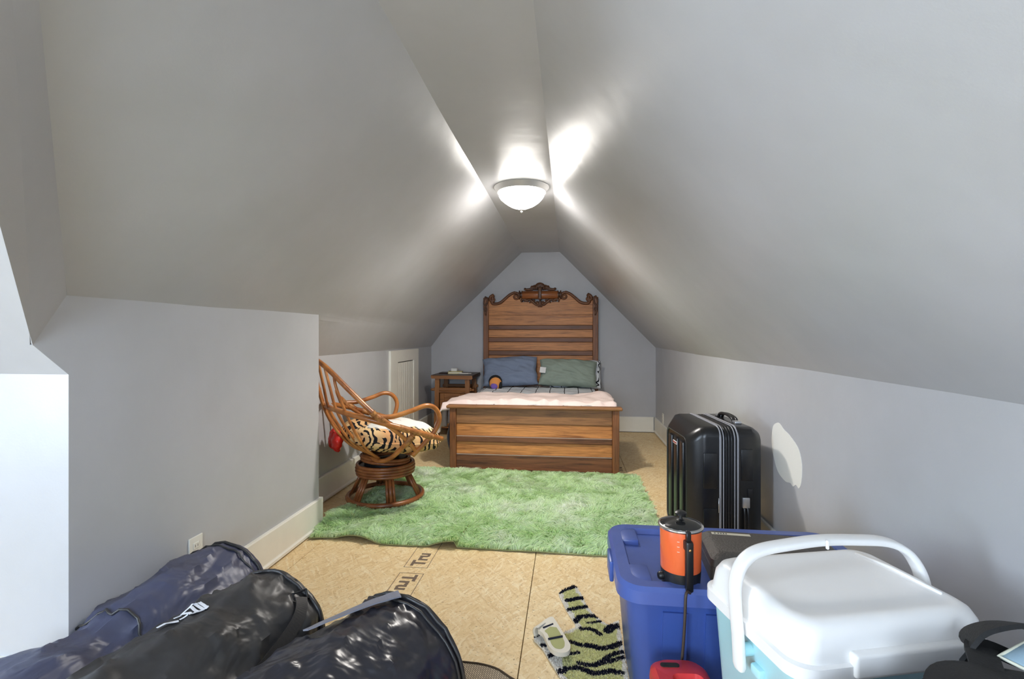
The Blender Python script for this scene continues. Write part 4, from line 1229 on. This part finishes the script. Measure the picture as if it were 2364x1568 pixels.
def tote(label, cx, cy, hx, hy, h, rz=0.0):
    t = thing('storage_tote', label, 'storage tote', (cx, cy, 0), rz)
    b = [(0.004, hx - 0.065, hy - 0.065, 0.05), (0.02, hx - 0.058, hy - 0.058, 0.055), (h - 0.075, hx - 0.028, hy - 0.028, 0.06), (h - 0.06, hx - 0.024, hy - 0.024, 0.06), (h - 0.03, hx - 0.022, hy - 0.022, 0.06)]
    body = obj('tub', loft(b, 'z', 6), BLUEB, t, 35)
    n = 5
    for s in (-1, 1):
        for i in range(n):
            x = -hx * 0.6 + 1.2 * hx * i / (n - 1)
            obj('moulded_rib', prism([(s * (hy - 0.062), 0.03), (s * (hy - 0.030), h - 0.08), (s * (hy - 0.020), h - 0.08), (s * (hy - 0.052), 0.03)], x - 0.035, x + 0.035, 'x'), BLUEB, body)
    l = [(h - 0.048, hx + 0.002, hy + 0.002, 0.075), (h - 0.012, hx, hy, 0.075), (h, hx - 0.010, hy - 0.010, 0.068), (h, hx - 0.046, hy - 0.046, 0.05), (h - 0.018, hx - 0.054, hy - 0.054, 0.045), (h - 0.020, hx - 0.12, hy - 0.12, 0.03)]
    lid = obj('lid', loft(l, 'z', 6), BLUEL, t, 35)
    for sx in (-1, 1):
        for sy in (-1, 1):
            x0, x1 = sorted((sx * (hx - 0.040), sx * (hx - 0.105))); y0, y1 = sorted((sy * (hy - 0.042), sy * (hy - 0.155)))
            obj('corner_step', rbox(x0, x1, y0, y1, h - 0.03, h - 0.0005, 0.006, 2), BLUEL, lid, 40)
        a = obj('latch', rbox(min(sx * (hx - 0.002), sx * (hx + 0.012)), max(sx * (hx - 0.002), sx * (hx + 0.012)), -0.055, 0.055, h - 0.085, h - 0.016, 0.005, 2), BLUEB, t, 40)
    return t


tote('blue plastic storage tote with lid under the orange electric pot', (TX0 + TX1) / 2, (TY0 + TY1) / 2, (TX1 - TX0) / 2, (TY1 - TY0) / 2, TH)

# ================================================================== ORANGE ELECTRIC POT
OR = Mat('orange_enamel', hexc(238, 108, 58), 0.24, spec=0.5); OR = OR.m
GLS = Mat('dark_glass_lid', (0.02, 0.02, 0.02, 1), 0.08, spec=0.6).m
STEEL = simple('steel_rim', (0.68, 0.67, 0.66, 1), 0.22, 1.0)
CORD = simple('brown_cord', (0.055, 0.036, 0.024, 1), 0.55)
pz = TH - 0.0195
po = thing('electric_pot', 'orange electric pot with black base and glass lid on blue tote', 'electric pot', (0.345, 1.572, pz))
obj('pot_base', lathe([(0.054, 0.0), (0.057, 0.003), (0.0600, 0.045), (0.0595, 0.048)], 40), BLACKPL, po, 40)
ob_ = obj('pot_body', lathe([(0.0588, 0.047), (0.0600, 0.05), (0.0615, 0.172), (0.0600, 0.176)], 40), OR, po, 40)
obj('rim', lathe([(0.058, 0.172), (0.0665, 0.174), (0.068, 0.178), (0.0665, 0.182), (0.058, 0.183)], 40, False, False), STEEL, po, 1)
ld = obj('lid', lathe([(0.062, 0.180), (0.061, 0.183), (0.045, 0.190), (0.02, 0.194), (0.001, 0.195)], 40), GLS, po, 40)
obj('lid_knob', lathe([(0.016, 0.193), (0.006, 0.197), (0.005, 0.208), (0.017, 0.211), (0.018, 0.217), (0.012, 0.221), (0.001, 0.222)], 24), BLACKPL, ld, 40)
# handle faces the camera
ha = math.atan2(-0.97, 0.10)
hd = obj('handle', xf(join(rbox(0.055, 0.080, -0.012, 0.012, 0.128, 0.158, 0.005, 2), rbox(0.067, 0.086, -0.0115, 0.0115, 0.010, 0.158, 0.006, 2), rbox(0.060, 0.076, -0.007, 0.007, 0.150, 0.186, 0.003, 1)), Matrix.Rotation(ha, 4, 'Z')), BLACKPL, po, 40)
obj('rivet', xf(lathe([(0.004, 0.0), (0.004, 0.002), (0.001, 0.003)], 12), Matrix.Rotation(ha, 4, 'Z') @ Matrix.Translation((0.0855, 0, 0.135)) @ Matrix.Rotation(PI / 2, 4, 'Y')), simple('brass', (0.6, 0.36, 0.16, 1), 0.3, 1.0), hd)
obj('dial', xf(lathe([(0.012, 0.0), (0.012, 0.010), (0.009, 0.014)], 18), Matrix.Rotation(PI + 0.25, 4, 'Z') @ Matrix.Translation((0.0585, 0, 0.026)) @ Matrix.Rotation(PI / 2, 4, 'Y')), BLACKPL, po, 40)
MK = simple('fill_marks', hexc(245, 220, 200), 0.4)
for z in (0.118, 0.133, 0.148):
    obj('fill_mark', xf(box(0.0614, 0.0620, -0.0035, 0.0035, z - 0.0008, z + 0.0008), Matrix.Rotation(ha - 0.42, 4, 'Z')), MK, ob_)
obj('power_cord', join(tube(catmull([(0.010, -0.060, 0.014), (0.008, -0.085, 0.012), (-0.002, -0.100, 0.022), (-0.010, -0.112, 0.014), (-0.014, -0.118, -0.05), (-0.020, -0.122, -0.13), (-0.028, -0.126, -0.19), (-0.05, -0.14, -0.30), (-0.06, -0.15, -0.395)], 8), 0.0042, 8)), CORD, po, 1)

# dark case on the tote
CASE = Mat('pebbled_case', (0.075, 0.066, 0.056, 1), 0.5)
v = CASE.coord(); CASE.bump(CASE.noise(v, 160, 3), 0.7, 0.004); CASE = CASE.m
cs = thing('tool_case', 'dark grey pebbled tool case with paper tape label on blue tote', 'tool case', (0.632, 1.625, TH + 0.0008), math.radians(-4))
cb = obj('case_body', loft([(0.0, 0.195, 0.105, 0.02), (0.006, 0.20, 0.11, 0.022), (0.048, 0.20, 0.11, 0.022), (0.050, 0.196, 0.106, 0.02)], 'z', 4), CASE, cs, 40)
cl_ = obj('case_lid', loft([(0.050, 0.200, 0.110, 0.022), (0.070, 0.198, 0.108, 0.022), (0.084, 0.180, 0.090, 0.018), (0.088, 0.172, 0.082, 0.016)], 'z', 4), CASE, cs, 40)
tp = obj('tape_label', rbox(-0.165, -0.045, 0.052, 0.068, 0.088, 0.0888, 0.0003, 1), simple('masking_tape', hexc(214, 208, 188), 0.8), cl_)
obj('label_writing', join(*[box(-0.157 + 0.009 * k, -0.152 + 0.009 * k, 0.056, 0.064, 0.0888, 0.0891) for k in (0, 1.2, 2.1, 3.0, 3.9)]), simple('pencil_grey', (0.10, 0.10, 0.10, 1), 0.8), tp)
for x in (-0.12, 0.0):
    obj('case_latch', rbox(x - 0.02, x + 0.02, -0.118, -0.108, 0.03, 0.07, 0.003, 1), BLACKPL, cs)

# red box in front of the tote
REDP = plastic('red_plastic', hexc(214, 62, 62), 0.32, 0.05)
rx = thing('red_case', 'red plastic case with slotted grip standing before the blue tote', 'plastic case', (0.304, 1.322, 0), math.radians(4))
obj('case_body', loft([(0.002, 0.060, 0.085, 0.02), (0.01, 0.065, 0.09, 0.025), (0.25, 0.073, 0.105, 0.04), (0.262, 0.073, 0.106, 0.04)], 'z', 5), REDP, rx, 40)
rl = obj('case_lid', loft([(0.255, 0.078, 0.112, 0.045), (0.278, 0.076, 0.109, 0.045), (0.290, 0.064, 0.096, 0.04), (0.291, 0.040, 0.060, 0.02, 0.012, -0.02), (0.270, 0.036, 0.054, 0.015, 0.012, -0.02)], 'z', 6), REDP, rx, 40)
obj('grip_slot', loft([(0.2885, 0.026, 0.0085, 0.0084, -0.022, 0.072), (0.2925, 0.026, 0.0085, 0.0084, -0.022, 0.072)], 'z', 6), DARKGAP, rl)

# ================================================================== COOLER
WHP = plastic('white_cooler_plastic', hexc(242, 240, 237), 0.34, 0.02)
TEAL = plastic('teal_cooler_plastic', hexc(180, 224, 230), 0.36, 0.03)
CX, CY, CR = 0.606, 1.206, math.radians(15)
tote('low blue storage tote beneath the white cooler', 0.672, 1.168, 0.240, 0.180, 0.276, CR)
ck_ = thing('cooler', 'teal drinks cooler with domed white lid and swing handle', 'cooler', (CX, CY, 0.2775), CR)
obj('cooler_body', loft([(0.001, 0.192, 0.14, 0.03), (0.01, 0.198, 0.146, 0.035), (0.245, 0.216, 0.160, 0.045), (0.252, 0.221, 0.165, 0.045), (0.275, 0.222, 0.166, 0.045)], 'z', 8), TEAL, ck_, 40)
lid = obj('cooler_lid', loft([(0.262, 0.232, 0.176, 0.05), (0.288, 0.232, 0.176, 0.05), (0.291, 0.224, 0.168, 0.05), (0.302, 0.222, 0.166, 0.05), (0.334, 0.218, 0.161, 0.05), (0.350, 0.210, 0.153, 0.05), (0.358, 0.198, 0.140, 0.045), (0.3595, 0.186, 0.128, 0.04), (0.357, 0.176, 0.118, 0.035), (0.3555, 0.12, 0.07, 0.03)], 'z', 10), WHP, ck_, 32)
obj('latch_tab', rbox(-0.115, 0.135, -0.184, -0.160, 0.266, 0.312, 0.007, 3), WHP, lid, 40)
obj('lid_ridge', tube([(0.165, 0.115, 0.359), (0.180, 0.03, 0.360), (0.182, -0.09, 0.359)], 0.004, 6), WHP, lid, 1)
# swing handle
hp = catmull([(-0.242, -0.010, 0.185), (-0.243, -0.006, 0.25), (-0.243, 0.004, 0.32), (-0.236, 0.014, 0.365), (-0.212, 0.024, 0.402), (-0.165, 0.032, 0.423), (-0.08, 0.036, 0.431), (0, 0.038, 0.434), (0.08, 0.036, 0.431), (0.165, 0.032, 0.423), (0.212, 0.024, 0.402), (0.236, 0.014, 0.365), (0.243, 0.004, 0.32), (0.243, -0.006, 0.25), (0.242, -0.010, 0.185)], 8)
sec = [(0.009 * math.copysign(abs(math.cos(t)) ** 0.6, math.cos(t)), 0.017 * math.copysign(abs(math.sin(t)) ** 0.6, math.sin(t))) for t in [2 * PI * i / 14 for i in range(14)]]
def handle_geo():
    P_ = [Vector(p) for p in hp]
    V, F = [], []
    k = len(sec)
    side = Vector((0, 1, 0.12)).normalized()
    for i, p in enumerate(P_):
        T = (P_[min(i + 1, len(P_) - 1)] - P_[max(i - 1, 0)]).normalized()
        Bn = (side - T * side.dot(T)).normalized(); Nn = Bn.cross(T)
        w = 1.0 + (0.12 if i in (0, len(P_) - 1) else 0) - (0.35 if i in (0, len(P_) - 1) else 0)
        for a, b in sec:
            V.append(tuple(p + Nn * a * w + Bn * b * w))
    for i in range(len(P_) - 1):
        for q in range(k):
            r = (q + 1) % k
            F.append((i * k + q, i * k + r, (i + 1) * k + r, (i + 1) * k + q))
    F.append(tuple(range(k))[::-1]); F.append(tuple(range((len(P_) - 1) * k, len(P_) * k)))
    return V, F
hnd = obj('swing_handle', handle_geo(), WHP, ck_, 50)
obj('grip_rib', rbox(-0.006, 0.0, 0.012, 0.020, 0.422, 0.443, 0.002, 1), WHP, hnd)
for s in (-1, 1):
    obj('pivot', xf(lathe([(0.014, -0.02), (0.014, 0.012), (0.010, 0.014)], 18), Matrix.Translation((s * 0.222, -0.006, 0.225)) @ Matrix.Rotation(s * PI / 2, 4, 'Y')), TEAL, ck_, 40)
    obj('hinge_stop', rbox(min(s * 0.205, s * 0.226), max(s * 0.205, s * 0.226), -0.055, -0.022, 0.185, 0.208, 0.005, 2), TEAL, ck_, 40)

# ================================================================== BACKPACK
CAN = Mat('navy_canvas', (0.020, 0.032, 0.085, 1), 0.8)
v = CAN.coord(); CAN.bump(CAN.noise(v, 60, 3), 0.4, 0.004); CAN.bump(CAN.noise(v, 7, 3), 0.5, 0.03); CAN = CAN.m
WEB = Mat('black_webbing', (0.008, 0.008, 0.008, 1), 0.75)
v = WEB.coord(); WEB.bump(WEB.noise(v, 130, 2), 0.5, 0.003); WEB = WEB.m
bp = thing('backpack', 'navy backpack with black straps standing in front of the cooler', 'backpack', (0.650, 0.850, 0), math.radians(15))
def bpk(u, v):
    a = 2 * PI * u; b = PI * (0.003 + 0.994 * v)
    ca, sa = math.cos(a), math.sin(a)
    q = (abs(ca) ** 4 + abs(sa) ** 4) ** -0.25
    s = math.sin(b) ** 0.42
    x = 0.300 * q * ca * s; y = 0.105 * q * sa * s
    z = 0.313 - 0.306 * math.copysign(abs(math.cos(b)) ** 0.6, math.cos(b))
    k = 0.012 * nz(x * 9, z * 9, y * 9 + 2)
    z2 = z + (0.014 * nz(x * 8, y * 8, 3) - 0.02 * (abs(x) / 0.24) ** 2 if z > 0.3 else 0)
    return (x * (1 + k * 2), y * (1 + k * 4), max(0.004, z2))
obj('pack_body', gridf(bpk, 60, 40, True), CAN, bp, 1)
def zline(y, z, x0, x1):
    return [(x0 + (x1 - x0) * i / 14, y, z - 0.018 * (abs(x0 + (x1 - x0) * i / 14) / 0.22) ** 2 + 0.006 * nz(i * 0.4, 2)) for i in range(15)]
obj('zip', tube(zline(0.045, 0.622, -0.27, -0.12), 0.006, 6), simple('brass_zip', (0.20, 0.16, 0.10, 1), 0.5), bp, 1)
strap_sec = [(0.004, -0.022), (0.004, 0.022), (-0.004, 0.022), (-0.004, -0.022)]
obj('shoulder_strap', sweep(catmull([(0.02, 0.0, 0.622), (0.07, 0.055, 0.640), (0.121, 0.10, 0.636), (0.15, 0.08, 0.63), (0.20, 0.0, 0.612), (0.21, -0.10, 0.50)], 6), strap_sec, up=(0, 0, 1)), WEB, bp, 40)
obj('shoulder_strap', sweep(catmull([(-0.11, -0.10, 0.54), (-0.09, -0.03, 0.625), (-0.02, 0.03, 0.645), (0.06, 0.02, 0.640), (0.15, -0.05, 0.628), (0.20, -0.11, 0.50)], 6), [(a * 1.4, b * 1.5) for a, b in strap_sec], up=(0, 0.2, 1)), WEB, bp, 40)
obj('grab_loop', sweep(catmull([(0.105, 0.098, 0.585), (0.112, 0.115, 0.640), (0.150, 0.110, 0.664), (0.21, 0.095, 0.668), (0.25, 0.06, 0.645), (0.265, 0.02, 0.58)], 6), [(a, b * 1.6) for a, b in strap_sec], up=(0, 0.5, 1)), WEB, bp, 40)
def crumple(u, v):
    x = -0.07 + 0.20 * u; y = -0.01 + 0.08 * v
    z = 0.612 + 0.022 * math.sin(PI * u) ** 0.7 * math.sin(PI * v) ** 0.7 + 0.014 * nz(u * 6, v * 5, 7) + 0.008 * nz(u * 15, v * 12, 1)
    return (x, y, z)
obj('bunched_flap', thicken(gridf(crumple, 30, 16), 30, 16, (0, 0, -0.008)), WEB, bp, 1)
mk_ = thing('face_mask', 'pale blue face mask with white edging lying on the backpack', 'mask', (0.825, 0.930, 0.640), math.radians(25))
MASK, MEDGE = simple('mask_blue', hexc(158, 186, 202), 0.85, bscale=60, bstr=0.2), simple('mask_edge', hexc(226, 226, 206), 0.8)
def mask(u, v):
    x = -0.075 + 0.15 * u; y = -0.045 + 0.09 * v
    return (x, y, 0.004 + 0.022 * math.sin(PI * u) * math.sin(PI * v) + 0.02 * u)
obj('mask_fabric', thicken(gridf(mask, 18, 12), 18, 12, (0, 0, -0.003)), MASK, mk_, 1)
rim_ = [mask(u / 10, 0) for u in range(11)] + [mask(1, v / 6) for v in range(1, 7)] + [mask(u / 10, 1) for u in range(9, -1, -1)] + [mask(0, v / 6) for v in range(5, 0, -1)]
obj('edging', tube(rim_, 0.0028, 6, True), MEDGE, mk_, 1)

# ================================================================== DARK NYLON BAGS
def nylon(name, c, rough=0.32):
    m = Mat(name, c, rough, spec=0.6)
    v = m.coord()
    m.bump(m.noise(v, 4.5, 3, 0.5, 1.0), 0.5, 0.05)
    m.bump(m.noise(v, 14, 2, 0.4, 0.6), 0.12, 0.012)
    return m.m
NY1_, NY2_, NY3_ = nylon('navy_nylon', (0.060, 0.066, 0.118, 1), 0.42), nylon('black_nylon', (0.030, 0.028, 0.028, 1), 0.42), nylon('glossy_black_nylon', (0.022, 0.022, 0.030, 1), 0.30)
STRAPG = simple('grey_strap', (0.22, 0.22, 0.26, 1), 0.5, bscale=200, bstr=0.3, bdist=0.001)
STRAPD = simple('dark_webbing', (0.022, 0.019, 0.018, 1), 0.6, bscale=200, bstr=0.4, bdist=0.001)
WHITEP = simple('white_print', hexc(232, 234, 240), 0.6)


class Bag:
    def __init__(s, p0, p1, R, seed, amp=0.014, flat=0.0, drum=0.12):
        s.p0, s.p1, s.R, s.seed, s.amp, s.drum = Vector(p0), Vector(p1), R, seed, amp, drum
        s.ax = (s.p1 - s.p0); s.L = s.ax.length; s.ax.normalize()
        s.side = Vector((0, 0, 1)).cross(s.ax).normalized() * -1      # to the right of travel
        s.up = s.ax.cross(s.side) * -1

    def rad(s, t):
        Rs = s.R
        i = t * (len(Rs) - 1); k = min(int(i), len(Rs) - 2); f = i - k
        f = f * f * (3 - 2 * f)
        r = Rs[k] * (1 - f) + Rs[k + 1] * f
        if t < 0.07:
            r *= 0.35 + 0.65 * math.sqrt(max(0, 1 - ((0.07 - t) / 0.07) ** 2))
        return r

    def at(s, t, a, lift=0.0):
        """t along the axis 0..1, a the angle: 0 right, pi/2 top"""
        c, q = math.cos(a), math.sin(a)
        p = s.p0 + s.ax * (s.L * t)
        r = s.rad(t)
        w = s.amp * (nz(t * 7 + s.seed, c * 1.6, q * 1.6) + 0.6 * abs(nz(t * 3 + a * 0.4 + s.seed, c * 4, q * 4)) - 0.3 * abs(nz(t * 16 + s.seed * 2, c * 3, q * 3)))
        w += s.amp * 0.9 * abs(nz(c * 2.6 + s.seed, q * 2.6, t * 2.0)) * math.sin(PI * min(1, t * 1.02)) - s.amp * 0.5 * abs(nz(c * 5 + s.seed + t * 4, q * 5, t * 3.5))
        rg = 1 - 2.2 * abs(nz(t * 5 + c * 1.3 + s.seed * 3, q * 2.2, c * 2.0 + t * 2)); rg2 = 1 - 2.4 * abs(nz(t * 9 - q * 1.5, c * 3.2 + s.seed, q * 2.6))
        w += 0.012 * max(0, rg) ** 3 + 0.008 * max(0, rg2) ** 3 - 0.006
        r = r + w * min(1, (1 - t) * 14 + 0.25) + lift
        o = p + s.side * (c * r) + s.up * (q * r)
        o.z = max(o.z, 0.004 + lift * 0.5)
        return o

    def body(s, nu=110, nv=64):
        V, F = [], []
        for i in range(nu + 1):
            for j in range(nv):
                V.append(tuple(s.at(i / nu, 2 * PI * j / nv)))
        for i in range(nu):
            for j in range(nv):
                k = (j + 1) % nv
                F.append((i * nv + j, i * nv + k, (i + 1) * nv + k, (i + 1) * nv + j))
        base = nu * nv
        c1 = Vector((0, 0, 0))
        for j in range(nv):
            c1 += Vector(V[base + j])
        c1 /= nv
        prev = base
        for f, d in ((0.97, 0.006), (0.7, 0.022), (0.35, 0.030)):
            st = len(V)
            for j in range(nv):
                p = c1 + (Vector(V[base + j]) - c1) * f + s.ax * (d + 0.006 * nz(j * 0.5, f * 9, s.seed) * (1 - f))
                V.append(tuple(p))
            for j in range(nv):
                k = (j + 1) % nv
                F.append((prev + j, prev + k, st + k, st + j))
            prev = st
        V.append(tuple(c1 + s.ax * 0.031)); n = len(V) - 1
        for j in range(nv):
            F.append((prev + j, prev + (j + 1) % nv, n))
        F.append(tuple(range(nv))[::-1])
        return V, F

    def circle(s, t, r, lift=0.0):
        return tube([s.at(t, 2 * PI * j / 48, lift) for j in range(48)], r, 6, True)

    def strip(s, pts, w, lift=0.004, thick=0.002, smooth=False):
        """a strap lying on the bag along (t, a) points"""
        C = catmull([(t, a, 0) for t, a in pts], 8)
        P_ = [s.at(p.x, p.y, lift) for p in C]
        if smooth:
            m0 = len(P_)
            P_ = [sum((P_[max(0, min(m0 - 1, i + k))] for k in range(-8, 9)), Vector((0, 0, 0))) / 17 for i in range(m0)]
        V, F = [], []
        for i, p in enumerate(P_):
            T = (P_[min(i + 1, len(P_) - 1)] - P_[max(i - 1, 0)]).normalized()
            ctr = s.p0 + s.ax * (s.L * C[i].x)
            N = (p - ctr); N = (N - s.ax * N.dot(s.ax)).normalized()
            B = T.cross(N).normalized()
            for a, b in ((-w, -thick), (w, -thick), (w, thick), (-w, thick)):
                V.append(tuple(p + B * a + N * b))
        m = len(P_)
        for i in range(m - 1):
            for j in range(4):
                k = (j + 1) % 4
                F.append((i * 4 + j, i * 4 + k, (i + 1) * 4 + k, (i + 1) * 4 + j))
        F += [(3, 2, 1, 0), tuple(range((m - 1) * 4, m * 4))]
        return V, F


def place(bag, name, label, mat):
    t = thing(name, label, 'bag', (bag.p1.x, bag.p1.y, 0))
    off = (-bag.p1.x, -bag.p1.y, 0)
    o = obj('bag_fabric', mv(bag.body(), *off), mat, t, 50)
    return t, o, off


b1 = Bag((-1.45, 0.60, 0.15), (-1.350, 1.835, 0.195), [0.12, 0.15, 0.175, 0.18, 0.185, 0.145, 0.175, 0.187, 0.187, 0.172], 1.7, 0.020)
t1, o1, f1 = place(b1, 'storage_bag', 'leftmost navy nylon drawstring bag lying along the side wall', NY1_)
obj('end_piping', mv(join(b1.circle(0.985, 0.006, 0.004), b1.circle(0.955, 0.004, 0.003)), *f1), NY2_, t1, 1)
obj('drawcord', mv(tube([b1.at(0.62 + 0.008 * math.sin(j), 0.3 + j * 0.11, 0.004) for j in range(22)], 0.004, 6), *f1), NY2_, t1, 1)

b2 = Bag((-1.20, 0.62, 0.17), (-0.965, 1.560, 0.208), [0.14, 0.17, 0.19, 0.20, 0.205, 0.21, 0.215, 0.215, 0.20], 4.2, 0.020)
t2, o2, f2 = place(b2, 'storage_bag', 'middle black nylon bag with white lettering and buckled strap', NY2_)
obj('end_piping', mv(b2.circle(0.982, 0.006, 0.004), *f2), NY2_, t2, 1)
st2 = obj('carry_strap', mv(b2.strip([(0.955, 0.90), (0.93, 0.72), (0.87, 0.56), (0.77, 0.44), (0.64, 0.32), (0.50, 0.22)], 0.019, 0.014, smooth=True), *f2), STRAPD, t2)
bp_ = b2.at(0.955, 0.88, 0.012)
obj('buckle', mv(xf(join(rbox(-0.022, 0.022, -0.005, 0.005, 0.010, 0.016, 0.002, 1), rbox(-0.022, 0.022, -0.005, 0.005, -0.016, -0.010, 0.002, 1), rbox(-0.024, -0.018, -0.005, 0.005, -0.016, 0.016, 0.002, 1), rbox(0.018, 0.024, -0.005, 0.005, -0.016, 0.016, 0.002, 1)), Matrix.Translation(bp_) @ Matrix.Rotation(0.9, 4, 'Z') @ Matrix.Rotation(-0.6, 4, 'X')), *f2), BLACKPL, st2)
obj('seam', mv(tube([b2.at(0.3 + 0.68 * i / 24, -0.18 + 0.02 * math.sin(i), 0.001) for i in range(25)], 0.0025, 5), *f2), NY2_, t2, 1)
# white lettering along the bag: strokes in (along, angle)
def stroke(bag, pts, w):
    return bag.strip(pts, w, 0.004, 0.0006)
LET = [[(0.640, 1.92), (0.669, 1.88), (0.687, 1.83)], [(0.689, 1.93), (0.707, 1.91)], [(0.692, 1.84), (0.712, 1.81)], [(0.716, 1.94), (0.734, 1.93), (0.752, 1.92), (0.766, 1.91)],
       [(0.714, 1.94), (0.717, 1.78)], [(0.717, 1.78), (0.734, 1.77), (0.752, 1.74)], [(0.735, 1.93), (0.737, 1.77)], [(0.753, 1.92), (0.755, 1.75)], [(0.766, 1.91), (0.764, 1.76), (0.753, 1.73)]]
obj('white_lettering', mv(join(*[stroke(b2, p, 0.0045 if i else 0.008) for i, p in enumerate(LET)]), *f2), WHITEP, o2)

b3 = Bag((-0.86, 0.60, 0.15), (-0.472, 1.452, 0.215), [0.14, 0.17, 0.20, 0.215, 0.225, 0.23, 0.225, 0.215, 0.20], 9.4, 0.018)
t3, o3, f3 = place(b3, 'storage_bag', 'front glossy black nylon bag with a flat grey strap across', NY3_)
obj('end_piping', mv(join(b3.circle(0.985, 0.006, 0.004), b3.circle(0.962, 0.004, 0.003)), *f3), NY2_, t3, 1)
obj('carry_strap', mv(b3.strip([(0.985, 1.62), (0.95, 1.72), (0.88, 1.86), (0.79, 1.98), (0.68, 2.08)], 0.020, 0.016, smooth=True), *f3), STRAPG, t3)
